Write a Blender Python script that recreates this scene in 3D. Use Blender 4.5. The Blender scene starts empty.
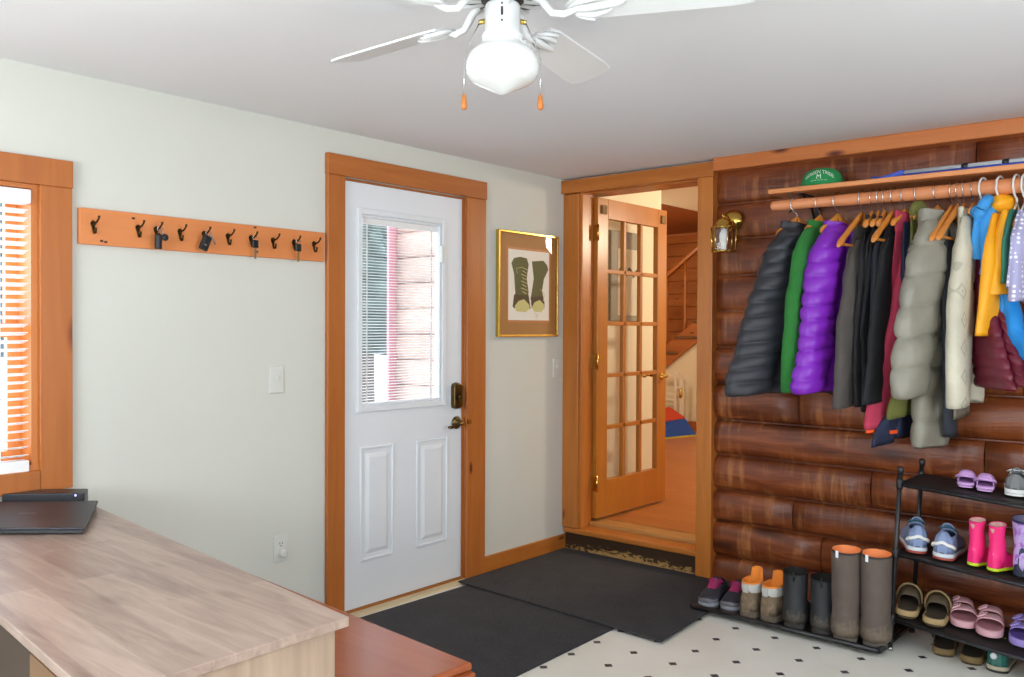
import bpy, bmesh, math, random
from math import pi, sin, cos, radians as R
from mathutils import Vector, Matrix, noise
random.seed(7)
scene = bpy.context.scene
COL = scene.collection

# ------------------------------------------------------------------ helpers
def lin(c):
    c = c.lstrip('#'); v = [int(c[i:i+2], 16)/255 for i in (0, 2, 4)]
    return tuple((x/12.92 if x <= .04045 else ((x+.055)/1.055)**2.4) for x in v)

class MB:
    """collects shapes and links them as ONE mesh object"""
    def __init__(s): s.v = []; s.f = []; s.sm = []
    def add(s, vs, fs, smooth=False):
        o = len(s.v); s.v += [tuple(v) for v in vs]
        for f in fs: s.f.append(tuple(i+o for i in f)); s.sm.append(smooth)
        return s
    def box(s, x0, x1, y0, y1, z0, z1, M=None):
        vs = [Vector((x, y, z)) for x in (x0, x1) for y in (y0, y1) for z in (z0, z1)]
        if M: vs = [M @ v for v in vs]
        return s.add(vs, [(0,1,3,2),(4,6,7,5),(0,4,5,1),(2,3,7,6),(0,2,6,4),(1,5,7,3)])
    def hexa(s, b, t):
        """prism between polygon b (bottom) and t (top), counter-clockwise from above"""
        n = len(b)
        return s.add(list(b)+list(t), [tuple(range(n))[::-1], tuple(range(n, 2*n))] + [(i, (i+1) % n, n+(i+1) % n, n+i) for i in range(n)])
    def poly(s, pts, z0, z1): return s.hexa([(x, y, z0) for x, y in pts], [(x, y, z1) for x, y in pts])
    def loft(s, rings, close=True, cap0=True, cap1=True, smooth=True):
        n = len(rings[0]); o = []
        for r in rings: o += list(r)
        fs = []
        m = n if close else n-1
        for i in range(len(rings)-1):
            for j in range(m):
                k = (j+1) % n
                fs.append((i*n+j, i*n+k, (i+1)*n+k, (i+1)*n+j))
        s.add(o, fs, smooth)
        b = len(s.v)-len(o)
        if cap0: s.f.append(tuple(b+j for j in range(n))[::-1]); s.sm.append(False)
        if cap1: s.f.append(tuple(b+(len(rings)-1)*n+j for j in range(n))); s.sm.append(False)
        return s
    def lathe(s, prof, c=(0, 0, 0), n=24, caps=True, M=None):
        rings = []
        for r, z in prof:
            ring = [Vector((r*cos(2*pi*j/n), r*sin(2*pi*j/n), z)) for j in range(n)]
            if M: ring = [M @ p for p in ring]
            rings.append([p+Vector(c) for p in ring])
        return s.loft(rings, cap0=caps, cap1=caps)
    def tube(s, pts, r, n=8, ell=None):
        P = [Vector(p) for p in pts]; rings = []
        rr = r if isinstance(r, (list, tuple)) else [r]*len(P)
        up = None
        for i, p in enumerate(P):
            t = (P[min(i+1, len(P)-1)]-P[max(i-1, 0)]).normalized()
            if up is None: up = t.orthogonal().normalized()
            up = (up-t*up.dot(t)); up = up.normalized() if up.length > 1e-6 else t.orthogonal().normalized()
            w = t.cross(up)
            rings.append([p+(up*cos(2*pi*j/n)+w*sin(2*pi*j/n))*rr[i] for j in range(n)])
        return s.loft(rings)
    def mesh(s, name):
        me = bpy.data.meshes.new(name); me.from_pydata(s.v, [], s.f); me.update()
        for p, q in zip(me.polygons, s.sm): p.use_smooth = q
        bm = bmesh.new(); bm.from_mesh(me); bmesh.ops.recalc_face_normals(bm, faces=bm.faces); bm.to_mesh(me); bm.free()
        return me
    def build(s, name, mat, parent=None, bevel=0, sub=0, solid=0, seg=2, label=None):
        o = bpy.data.objects.new(name, s.mesh(name)); COL.objects.link(o)
        if mat: o.data.materials.append(mat)
        if parent: o.parent = parent
        if solid:
            m = o.modifiers.new('solid', 'SOLIDIFY'); m.thickness = solid; m.offset = -1
        if bevel:
            m = o.modifiers.new('bevel', 'BEVEL'); m.width = bevel; m.segments = seg; m.limit_method = 'ANGLE'; m.angle_limit = R(40)
        if sub:
            m = o.modifiers.new('sub', 'SUBSURF'); m.levels = sub; m.render_levels = sub
        if label: o['label'] = label
        return o

def tag(o, label, cat, group=None, kind=None):
    o['label'] = label; o['category'] = cat
    if group: o['group'] = group
    if kind: o['kind'] = kind
    return o
def struct(o): o['kind'] = 'structure'; return o
def empty(name, loc=(0, 0, 0), rz=0):
    o = bpy.data.objects.new(name, None); COL.objects.link(o); o.location = loc; o.rotation_euler = (0, 0, rz)
    o.empty_display_size = .1
    return o
def thing(name, label, cat, loc=(0, 0, 0), rz=0, group=None): return tag(empty(name, loc, rz), label, cat, group)
def copy_tree(o, parent=None):
    c = o.copy(); COL.objects.link(c)
    if parent: c.parent = parent
    for ch in list(o.children): copy_tree(ch, c)
    return c

# ------------------------------------------------------------------ materials
def newmat(name):
    m = bpy.data.materials.new(name); m.use_nodes = True
    nt = m.node_tree; nt.nodes.clear()
    out = nt.nodes.new('ShaderNodeOutputMaterial'); b = nt.nodes.new('ShaderNodeBsdfPrincipled')
    nt.links.new(b.outputs[0], out.inputs[0])
    return m, nt, b
def node(nt, t, **k):
    n = nt.nodes.new(t)
    for a, v in k.items():
        if a.startswith('i_'): n.inputs[a[2:].replace('_', ' ')].default_value = v
        else: setattr(n, a, v)
    return n
def coords(nt, scale=(1, 1, 1), rot=(0, 0, 0), loc=(0, 0, 0), kind='Object'):
    tc = node(nt, 'ShaderNodeTexCoord'); mp = node(nt, 'ShaderNodeMapping')
    mp.inputs['Scale'].default_value = scale; mp.inputs['Rotation'].default_value = rot; mp.inputs['Location'].default_value = loc
    nt.links.new(tc.outputs[kind], mp.inputs[0]); return mp.outputs[0]
def ramp(nt, fac, stops):
    r = node(nt, 'ShaderNodeValToRGB'); e = r.color_ramp.elements
    while len(e) < len(stops): e.new(.5)
    for k, (p, c) in zip(e, stops): k.position = p; k.color = (*c, 1)
    nt.links.new(fac, r.inputs[0]); return r.outputs[0]
def mixc(nt, fac, a, b, mode='MIX'):
    m = node(nt, 'ShaderNodeMix', data_type='RGBA', blend_type=mode)
    for s, v in ((0, fac), (6, a), (7, b)):
        if hasattr(v, 'is_output'): nt.links.new(v, m.inputs[s])
        else: m.inputs[s].default_value = (*v, 1) if isinstance(v, tuple) and len(v) == 3 else v
    return m.outputs[2]
def noise_t(nt, vec, scale, detail=4, rough=.55, dist=0):
    n = node(nt, 'ShaderNodeTexNoise'); n.inputs['Scale'].default_value = scale; n.inputs['Detail'].default_value = detail
    n.inputs['Roughness'].default_value = rough; n.inputs['Distortion'].default_value = dist
    nt.links.new(vec, n.inputs['Vector']); return n.outputs[0]
def bump(nt, b, h, strength=.2, dist=.01):
    n = node(nt, 'ShaderNodeBump'); n.inputs['Strength'].default_value = strength; n.inputs['Distance'].default_value = dist
    nt.links.new(h, n.inputs['Height']); nt.links.new(n.outputs[0], b.inputs['Normal'])
def plain(name, hexc, rough=.5, metal=0, var=.0, vscale=8, bmp=0, bscale=60, spec=.5, sheen=0):
    m, nt, b = newmat(name); c = lin(hexc) if isinstance(hexc, str) else hexc
    b.inputs['Roughness'].default_value = rough; b.inputs['Metallic'].default_value = metal
    b.inputs['Specular IOR Level'].default_value = spec
    if sheen: b.inputs['Sheen Weight'].default_value = sheen
    if var:
        v = coords(nt); n = noise_t(nt, v, vscale)
        nt.links.new(ramp(nt, n, [(.3, tuple(x*(1-var) for x in c)), (.7, tuple(min(1, x*(1+var)) for x in c))]), b.inputs['Base Color'])
    else: b.inputs['Base Color'].default_value = (*c, 1)
    if bmp:
        v = coords(nt); bump(nt, b, noise_t(nt, v, bscale), bmp, .004)
    return m
def wood(name, c0, c1, axis='z', rough=.4, knot='#3a1606', grain=1.0, knots=True, c2=None, kscale=1.0):
    m, nt, b = newmat(name)
    L, S = 1.2*grain, 16*grain
    sc = {'x': (L, S, S), 'y': (S, L, S), 'z': (S, S, L)}[axis]
    v = coords(nt, sc); n1 = noise_t(nt, v, 1.0, 6, .6, 1.2)
    sc2 = {'x': (.5, 5, 5), 'y': (5, .5, 5), 'z': (5, 5, .5)}[axis]
    n2 = noise_t(nt, coords(nt, sc2, loc=(3, 7, 1)), 1.0, 3, .5, .6)
    a = ramp(nt, n1, [(.30, lin(c0)), (.70, lin(c1))])
    col = mixc(nt, .45, a, ramp(nt, n2, [(.3, lin(c0)), (.72, lin(c2 or c1))]))
    if knots:
        ks = {'x': (1.6, 4.5, 4.5), 'y': (4.5, 1.6, 4.5), 'z': (4.5, 4.5, 1.6)}[axis]
        ks = tuple(k*kscale for k in ks)
        vo = node(nt, 'ShaderNodeTexVoronoi'); vo.inputs['Scale'].default_value = 1.3
        nt.links.new(coords(nt, ks, loc=(.37, .21, .13)), vo.inputs['Vector'])
        k = ramp(nt, vo.outputs['Distance'], [(.05, (1, 1, 1)), (.13, (0, 0, 0))])
        col = mixc(nt, k, col, lin(knot))
    nt.links.new(col, b.inputs['Base Color']); b.inputs['Roughness'].default_value = rough
    bump(nt, b, n1, .08, .004)
    return m
def glass(name, tint=(1, 1, 1), refl=.06, rough=.0):
    m = bpy.data.materials.new(name); m.use_nodes = True; nt = m.node_tree; nt.nodes.clear()
    out = node(nt, 'ShaderNodeOutputMaterial'); t = node(nt, 'ShaderNodeBsdfTransparent'); g = node(nt, 'ShaderNodeBsdfGlossy')
    t.inputs[0].default_value = (*tint, 1); g.inputs['Roughness'].default_value = rough
    fr = node(nt, 'ShaderNodeFresnel'); fr.inputs[0].default_value = 1.35
    mx = node(nt, 'ShaderNodeMixShader'); ge = node(nt, 'ShaderNodeNewGeometry'); mu = node(nt, 'ShaderNodeMath', operation='SUBTRACT'); mu.inputs[0].default_value = 1
    m2 = node(nt, 'ShaderNodeMath', operation='MULTIPLY'); nt.links.new(ge.outputs['Backfacing'], mu.inputs[1]); nt.links.new(mu.outputs[0], m2.inputs[0]); nt.links.new(fr.outputs[0], m2.inputs[1]); nt.links.new(m2.outputs[0], mx.inputs[0])
    nt.links.new(t.outputs[0], mx.inputs[1]); nt.links.new(g.outputs[0], mx.inputs[2]); nt.links.new(mx.outputs[0], out.inputs[0])
    return m

M = {}
M['wall'] = plain('painted_wall', '#cfd0c8', .75, var=.01, vscale=2, bmp=.05, bscale=90, spec=.25)
M['ceiling'] = plain('ceiling_paint', '#e6e6e8', .85, bmp=.05, bscale=60, spec=.2)
for ax in 'xyz':
    M['pine_'+ax] = wood('varnished_pine_'+ax, '#9c5622', '#bc7032', ax, .38, '#4a1c08', kscale=1.5)
    M['amber_'+ax] = wood('amber_pine_'+ax, '#a05a1e', '#c67a34', ax, .33, '#5a2408', kscale=1.5)
M['rackwood'] = wood('key_rack_wood', '#d07c42', '#dc8a50', 'y', .45, '#4a1c08', kscale=.8)
M['shelfwood'] = wood('shelf_pine', '#c87a44', '#e09a62', 'x', .45, '#8a4218', kscale=1.3)
M['doorwood'] = wood('french_door_wood', '#a8641e', '#b9752a', 'z', .32, knots=False)
M['hallwood'] = wood('hall_pine_boards', '#b8682c', '#d68a48', 'x', .4, '#5a2408', kscale=1.4)
M['soffit'] = wood('stained_boards', '#8e4a20', '#a25c2c', 'y', .45, knots=False)
M['hanger'] = wood('hanger_wood', '#c07428', '#d68a3c', 'y', .35, knots=False)
M['white_paint'] = plain('white_door_paint', '#dfe3e8', .42, spec=.4)
M['white_plastic'] = plain('white_plastic', '#d3d4ce', .35)
M['blind'] = plain('blind_white', '#f2f2f2', .5)
M['fan_white'] = plain('fan_white', '#dcdede', .3)
M['brass'] = plain('brass', '#d9b45c', .22, 1)
M['bronze'] = plain('dark_bronze', '#6b5a38', .32, 1)
M['blackbronze'] = plain('dark_hook_metal', '#4a3c24', .35, 1)
M['steel'] = plain('bright_steel', '#c9c9c9', .25, 1)
M['black_metal'] = plain('black_metal', '#1d1e21', .4)
M['black_plastic'] = plain('black_plastic', '#17181b', .35)
M['glass'] = glass('clear_glass')
M['snow'] = plain('snow', '#f4f6fa', .9)

# ------------------------------------------------------------------ camera
cam_d = bpy.data.cameras.new('camera'); cam = bpy.data.objects.new('camera', cam_d); COL.objects.link(cam)
yaw, pit, rol = 2.2767, -.0121, .0043
f = Vector((cos(yaw)*cos(pit), sin(yaw)*cos(pit), sin(pit))); r = Vector((sin(yaw), -cos(yaw), 0)); u = r.cross(f)
r2 = r*cos(rol)+u*sin(rol); u2 = -r*sin(rol)+u*cos(rol)
Mx = Matrix((r2, u2, -f)).transposed().to_4x4(); Mx.translation = Vector((3.2855, -4.3626, 1.3705))
cam.matrix_world = Mx
cam_d.sensor_width = 36; cam_d.sensor_fit = 'HORIZONTAL'; cam_d.lens = 880.13/1024*36; cam_d.clip_start = .05; cam_d.clip_end = 200
scene.camera = cam

# ------------------------------------------------------------------ setting
H = 2.284
XR, YF = 5.0, -6.0           # unseen right and front walls
# floor: cream vinyl with small dark diamonds
m, nt, b = newmat('vinyl_floor'); M['vinyl'] = m
sx = coords(nt, (1, 1, 1), loc=(-1.09+.188*10, 1.206+.188*40, 0))
sep = node(nt, 'ShaderNodeSeparateXYZ'); nt.links.new(sx, sep.inputs[0])
def mth(op, a, bb=None):
    nt = next(v.id_data for v in (a, bb) if hasattr(v, 'is_output'))
    n = node(nt, 'ShaderNodeMath', operation=op)
    for i, v in enumerate((a, bb)):
        if v is None: continue
        if hasattr(v, 'is_output'): nt.links.new(v, n.inputs[i])
        else: n.inputs[i].default_value = v
    return n.outputs[0]
def cell(o):
    q = mth('DIVIDE', o, .188); q = mth('ADD', q, .5); q = mth('FRACT', q); q = mth('SUBTRACT', q, .5); return mth('MULTIPLY', mth('ABSOLUTE', q), .188)
dd = mth('ADD', cell(sep.outputs[0]), cell(sep.outputs[1])); k = mth('LESS_THAN', dd, .0205)
base = ramp(nt, noise_t(nt, coords(nt), 3), [(.3, lin('#e4e1d6')), (.7, lin('#edebe2'))])
nt.links.new(mixc(nt, k, base, lin('#23262e')), b.inputs['Base Color']); b.inputs['Roughness'].default_value = .42
struct(MB().box(-.15, XR, YF, .0, -.06, 0).build('floor', m))

struct(MB().box(-.15, XR+.15, YF-.15, .0, H, H+.1).build('ceiling', M['ceiling']))

# window wall, x = 0 (window opening y -4.05..-3.086, door opening y -1.742..-.90)
WY0, WY1, WZ0, WZ1 = -4.05, -3.086, .861, 1.87
DY0, DY1, DZ = -1.742, -.903, 2.07
wl = MB()
wl.box(-.15, 0, YF, WY0, 0, H); wl.box(-.15, 0, WY0, WY1, 0, WZ0); wl.box(-.15, 0, WY0, WY1, WZ1, H)
wl.box(-.15, 0, WY1, DY0, 0, H); wl.box(-.15, 0, DY0, DY1, DZ, H); wl.box(-.15, 0, DY1, .0, 0, H)
struct(wl.build('wall_left', M['wall']))
# unseen walls, with openings added to hold the fill lamps
wr = MB(); wr.box(XR, XR+.12, YF, -3.6, 0, H).box(XR, XR+.12, -3.6, -1.8, 0, .9).box(XR, XR+.12, -3.6, -1.8, 2.1, H).box(XR, XR+.12, -1.8, .3, 0, H)
struct(wr.build('wall_right', M['wall']))
wf = MB(); wf.box(-.15, .9, YF-.12, YF, 0, H).box(.9, 2.7, YF-.12, YF, 0, .9).box(.9, 2.7, YF-.12, YF, 2.1, H).box(2.7, XR+.12, YF-.12, YF, 0, H)
struct(wf.build('wall_front', M['wall']))
# log wall y = 0, right of the doorway
m, nt, b = newmat('log_wall'); M['logs'] = m
oi = coords(nt, (1.1, 9, 9)); n1 = noise_t(nt, oi, 1.6, 7, .62, 1.6)
n2 = noise_t(nt, coords(nt, (1.2, 2, 4.0), loc=(4, 1, 2)), 1.6, 4, .55, .8)
n3 = noise_t(nt, coords(nt, (22, 2, 2.2), loc=(1, 1, 9)), 1.0, 3, .6, .4)
col = ramp(nt, n1, [(.28, lin('#32140a')), (.5, lin('#663218')), (.72, lin('#a05a30'))])
col = mixc(nt, .5, col, ramp(nt, n2, [(.25, lin('#3d190c')), (.5, lin('#7c3a18')), (.75, lin('#a65a28'))]))
n4 = noise_t(nt, coords(nt, (1.5, 3, 5), loc=(8, 2, 5)), 1.4, 3, .6)
scr = mth('MULTIPLY', ramp(nt, n3, [(.50, (0, 0, 0)), (.66, (1, 1, 1))]), ramp(nt, n4, [(.42, (0, 0, 0)), (.62, (.7,)*3)])); col = mixc(nt, scr, col, lin('#b27442'))
vo = node(nt, 'ShaderNodeTexVoronoi'); vo.inputs['Scale'].default_value = 1.0
nt.links.new(coords(nt, (2.0, 6, 6), loc=(.3, .6, .15)), vo.inputs['Vector'])
kn = ramp(nt, vo.outputs['Distance'], [(.08, (.9, .9, .9)), (.26, (0, 0, 0))]); col = mixc(nt, kn, col, lin('#3a160a'))
nt.links.new(col, b.inputs['Base Color']); b.inputs['Roughness'].default_value = .34
nt.links.new(ramp(nt, n1, [(.3, (.28,)*3), (.8, (.5,)*3)]), b.inputs['Roughness'])
bump(nt, b, n1, .5, .008)
seams = [-.06, .138, .328, .497, .687, .876, 1.077, 1.272, 1.467, 1.659, 1.856, 2.045, 2.24]
lw = MB()
lw.box(1.0, XR, .03, .25, 0, H)
joints = {1: 1.62, 3: 1.86, 2: 1.47, 6: 2.5, 4: 2.35, 9: 2.2, 5: 1.5, 11: 2.3}
for i in range(len(seams)-1):
    z0, z1 = seams[i]+.003, seams[i+1]-.003
    xs_ = [(.955, XR)]
    if i in joints: xs_ = [(.955, joints[i]-.0025), (joints[i]+.0025, XR)]
    for a, e in xs_:
        rings = []; nx = max(4, int((e-a)/.12))
        bul = .058 if i < 7 else .036
        for kx in range(nx+1):
            x = a+(e-a)*kx/nx; ring = []
            for j in range(13):
                t = j/12; th = pi*(t-.5)
                zz = (z0+z1)/2+(z1-z0)/2*sin(th)
                d = bul*(cos(th)**.62)
                if i >= 7: d = bul*min(1, cos(th)**.45*1.0)
                d += .006*noise.noise(Vector((x*1.2, i*3.7, t*2)))
                ring.append((x, .035-max(d, 0), zz))
            ring += [(x, .05, z1), (x, .05, z0)]
            rings.append(ring)
        lw.loft(rings, smooth=True)
struct(lw.build('wall_back', M['logs']))
bevt = lw
# wood wall body above / behind the doorway
db = MB(); db.box(-.15, 1.0, .005, .25, 2.245, H+.35); db.box(-.15, .055, .005, .25, 0, 2.245); db.box(1.0, XR, .1, .25, H, H+.35)
struct(db.build('wall_doorway', M['wall']))
# ceiling beam on the log wall
struct(MB().box(1.035, XR, -.075, .05, 2.214, H).build('trim_1', wood('beam_pine', '#b4622c', '#cf8044', 'x', .4, '#5a1e0a'), bevel=.006))

# exterior door casing
def casing(name, mat, boxes, bevel=.004):
    q = MB()
    for bx in boxes: q.box(*bx)
    return struct(q.build(name, mat, bevel=bevel))
casing('trim_2', M['pine_z'], [(0, .022, -1.838, -1.735, 0, 2.075), (0, .022, -.905, -.755, 0, 2.075)])
casing('trim_3', M['pine_y'], [(0, .026, -1.84, -.752, 2.075, 2.172)])
casing('trim_4', M['pine_z'], [(-.15, .0, -.925, -.903, 0, 2.075), (-.15, -.0, -1.743, -1.735, 0, 2.075), (-.15, .0, -1.735, -.92, 2.062, 2.075)], .002)
struct(MB().box(-.15, .05, -1.742, -.903, -.005, .012).build('trim_5', plain('threshold_cream', '#cdbb98', .5)))
struct(MB().box(-.12, .004, -1.735, -.925, .012, .024).build('trim_6', wood('sill_wood', '#8a5524', '#a8692e', 'y', .5, knots=False)))
casing('baseboard_left', M['amber_y'], [(0, .018, -.755, -.0, 0, .098), (0, .018, YF, -1.84, 0, .098)])

# doorway casing and jamb
casing('trim_7', M['amber_z'], [(.0, .118, -.026, .0, .147, 2.19), (.115, .135, -.012, .06, .147, 2.2), (.06, .115, .0, .13, .147, 2.2)], .004)
casing('trim_8', M['amber_z'], [(.934, 1.026, -.05, .03, .0, 2.192), (.945, 1.0, .03, .2, .14, 2.2)], .004)
casing('trim_9', M['amber_x'], [(.0, 1.03, -.052, .02, 2.192, 2.272)], .004)
casing('trim_10', M['amber_x'], [(.115, .95, .0, .06, 2.186, 2.21), (.06, 1.0, .06, .25, 2.2, 2.24)], .003)
# step: worn riser, nosing board, sill
m, nt, b = newmat('worn_riser'); M['riser'] = m
n = noise_t(nt, coords(nt, (10, 10, 22)), 3, 6, .7)
sep = node(nt, 'ShaderNodeSeparateXYZ'); nt.links.new(coords(nt), sep.inputs[0])
hh = mth('MULTIPLY', mth('SUBTRACT', .055, sep.outputs[2]), 5.0)
ed = mth('MULTIPLY', mth('ABSOLUTE', mth('SUBTRACT', sep.outputs[0], .5)), .22)
k = ramp(nt, mth('SUBTRACT', mth('ADD', n, hh), ed), [(.54, (0, 0, 0)), (.6, (1, 1, 1))])
nt.links.new(mixc(nt, k, lin('#33200f'), lin('#b08a52')), b.inputs['Base Color']); b.inputs['Roughness'].default_value = .5
struct(MB().box(.018, .94, -.012, .02, 0, .115).build('trim_11', m))
st = MB(); st.box(.018, .94, -.034, .13, .115, .146); struct(st.build('trim_12', M['amber_x'], bevel=.006))
struct(MB().box(.018, .96, .10, .26, .12, .168).build('trim_13', wood('worn_sill', '#a9753a', '#be8a4c', 'x', .5, knots=False), bevel=.01))

# ------------------------------------------------------------------ hall beyond the doorway
m, nt, b = newmat('hall_floor'); 
br = node(nt, 'ShaderNodeTexBrick'); br.inputs['Scale'].default_value = 1; br.inputs['Brick Width'].default_value = 1.2; br.inputs['Row Height'].default_value = .12
br.inputs['Mortar Size'].default_value = .002; br.inputs['Color1'].default_value = (*lin('#a8622c'), 1); br.inputs['Color2'].default_value = (*lin('#b87236'), 1); br.inputs['Mortar'].default_value = (*lin('#7a4018'), 1)
nt.links.new(coords(nt), br.inputs[0])
g = noise_t(nt, coords(nt, (2, 20, 1)), 1.5, 5); nt.links.new(mixc(nt, .35, br.outputs[0], ramp(nt, g, [(.3, lin('#96541f')), (.7, lin('#c07c3e'))])), b.inputs['Base Color'])
b.inputs['Roughness'].default_value = .35
HZ = .168
struct(MB().box(-3.1, 3.2, .24, 6.2, .05, HZ).build('floor_hall', m))
warmw = plain('hall_wall_paint', '#e6dfc8', .7, spec=.25)
struct(MB().box(-1.31, 3.2, .0, 6.2, 2.62, 2.7).build('ceiling_hall', warmw))
struct(MB().box(-3.1, -1.31, .0, 6.2, 2.615, 2.7).build('ceiling_hall_boards', M['soffit']))
struct(MB().box(-.24, -.1, .25, 1.30, HZ, 2.62).build('wall_hall_left', warmw))
struct(MB().box(-3.1, -.24, 1.30, 1.42, HZ, 2.62).build('wall_hall_front', warmw))
struct(MB().box(-.1, -.085, .26, 1.305, HZ, HZ+.13).build('baseboard_hall_left', plain('dark_baseboard', '#4a3a2a', .5)))
m = M['hallwood']
hb = MB()
for i in range(15):
    z0 = HZ+i*.166; hb.box(-3.1, 3.2, 5.9, 5.95, z0, z0+.162)
hb.box(-3.1, 3.2, 5.95, 6.0, HZ, 2.65)
struct(hb.build('wall_hall_back', m, bevel=.006))
struct(MB().box(-3.0, 3.2, 5.86, 5.9, 2.585, 2.615).build('trim_14', M['shelfwood']))
struct(MB().box(3.2, 3.3, .2, 6, HZ, 2.62).build('wall_hall_right', warmw))
struct(MB().box(-3.1, -3.0, 1.42, 6, HZ, 2.62).build('wall_hall_far_left', warmw))

# staircase, rising to the right
S0 = (-3.12, HZ)          # nosing line start, slope .75
sl = .75
stair = thing('staircase', 'wooden staircase with turned rail rising to the right in the hall', 'staircase', (0, 0, 0))
def sline(x): return .90+(x+2.165)*sl
q = MB(); q.hexa([(-2.58, 4.86, sline(-2.58)), (-2.58, 4.9, sline(-2.58)), (-.2, 4.9, sline(-.2)), (-.2, 4.86, sline(-.2))], [(-2.58, 4.86, sline(-2.58)+.26), (-2.58, 4.9, sline(-2.58)+.26), (-.2, 4.9, sline(-.2)+.26), (-.2, 4.86, sline(-.2)+.26)])
q.build('stringer', M['pine_x'], stair)
dk = wood('tread_wood', '#5e4020', '#7a5428', 'y', .4, knots=False)
for i in range(2, 11):
    x = -3.0+i*.25; z = sline(x)+.26
    MB().box(x-.03, x+.26, 4.84, 5.86, z-.035, z).build('tread', dk, stair, bevel=.008)
    MB().box(x, x+.02, 4.90, 5.85, z-.19, z-.035).build('riser', M['pine_y'], stair)
    if i % 1 == 0:
        xb = x+.08; top = 2.014+(xb+2.159)*sl
        MB().lathe([(.02, z), (.02, z+.18), (.013, z+.22), (.019, z+.4), (.014, top-.3), (.02, top-.24), (.02, top)], (xb, 4.90, 0), 10).build('baluster', M['amber_z'], stair)
q = MB(); a, e = -2.56, -.2
ra = [(y, z) for y, z in ((-.03, -.035), (.03, -.035), (.035, .0), (.02, .035), (-.02, .035), (-.035, 0))]
q.loft([[(x, 4.90+y, 2.014+(x+2.159)*sl+z) for y, z in ra] for x in (a, e)], smooth=False)
q.build('handrail', M['amber_x'], stair, bevel=.004)
# white wall below the stair
q = MB(); q.hexa([(-2.6, 4.905, HZ), (-2.6, 4.98, HZ), (-.5, 4.98, HZ), (-.5, 4.905, HZ)], [(-2.6, 4.905, sline(-2.6)+.1), (-2.6, 4.98, sline(-2.6)+.1), (-.5, 4.98, sline(-.5)+.1), (-.5, 4.905, sline(-.5)+.1)])
q.box(-.5, 3.2, 4.905, 4.98, HZ, 2.2)
struct(q.build('wall_stair', warmw))
struct(MB().box(-1.9, 3.2, 4.888, 4.905, HZ, HZ+.11).build('baseboard_stair', M['pine_x']))
# white safety gate
gt = thing('safety_gate', 'white barred safety gate standing by the stairs beyond the glazed door', 'gate', (-2.06, 4.75, HZ))
wp = plain('gate_white', '#e8e4d6', .4)
q = MB()
for z in (.05, .18, .30, .36, .42, .64): q.box(-.42, .12, -.012, .012, z, z+.022)
q.build('bars', wp, gt)
for xa in (-.42, .10): MB().box(xa, xa+.03, -.02, .02, 0, .68).build('frame_upright', wp, gt)
MB().box(.17, .205, -.02, .02, 0, .62).build('post', wp, gt)
MB().lathe([(.022, .4), (.026, .43), (.016, .47), (.02, .5)], (.187, -.02, 0), 10).build('catch', M['brass'], gt)
for za in (.12, .5): MB().box(.125, .175, -.012, .012, za, za+.03).build('hinge_arm', wp, gt)
# play mat on the hall floor
pmat = thing('play_mat', 'crumpled blue, green and red play mat on the hall floor', 'mat', (-1.62, 4.3, HZ))
def patch(name, hexc, pts, zs):
    q = MB(); n_ = len(pts)
    q.hexa([(x, y, z) for (x, y), z in zip(pts, zs)], [(x, y, z+.012) for (x, y), z in zip(pts, zs)])
    q.build(name, plain('mat_'+name, hexc, .8), pmat)
patch('blue_panel', '#1c4aa8', [(-.1, -.55), (.08, .2), (-.12, .3), (-.4, -.1)], [.0, .0, .16, .1])
patch('green_panel', '#1f7a44', [(.15, -.95), (-.1, -.55), (-.4, -.1), (-.5, -.5)], [.0, .0, .1, .06])
patch('red_panel', '#c8442a', [(-.4, -.1), (-.12, .3), (-.4, .42), (-.65, .1)], [.113, .173, .27, .2])
patch('navy_panel', '#22305c', [(-.5, -.5), (-.4, -.1), (-.65, .1), (-.8, -.3)], [.075, .113, .2, .0])
q = MB()
def teeth(p, e, w_):
    p, e = Vector(p), Vector(e); d_ = e-p; nn = Vector((d_.y, -d_.x)).normalized()
    inner = [p+d_*i/20 for i in range(21)]; outer_ = [p+d_*i/20+nn*(w_ if i % 2 else w_*.35) for i in range(21)]
    return [(v.x, v.y) for v in outer_]+[(v.x, v.y) for v in inner[::-1]]
c1, c2, c3 = (.15, -.95), (-.1, -.55), (.08, .2)
e1 = teeth(c2, c1, .04); e2 = teeth(c2, c3, .04)
q.poly(e2, .0, .014); q.build('scalloped_edge', plain('mat_yellow', '#c9b83a', .8), pmat)
q = MB(); q.poly(e1, .0, .0135); q.build('scalloped_edge', bpy.data.materials['mat_yellow'], pmat)
# picture on the hall wall, seen through the glazed door
hp = thing('hall_picture', 'grey-matted framed drawing on the hall wall behind the door glass', 'picture', (-.1, .82, 1.73))
MB().box(.0, .02, -.2, .2, -.31, .31).build('frame', plain('grey_frame', '#8b8678', .5), hp, bevel=.004)
MB().box(.02, .022, -.12, .13, -.27, .19).build('paper', plain('drawing_paper', '#d8d4c4', .7), hp)
MB().tube([(.023, -.11+.22*i/12, .03+.03*sin(i*1.1)) for i in range(13)], .006, 6).build('drawn_line', plain('ink', '#4c4840', .7), hp)

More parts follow.
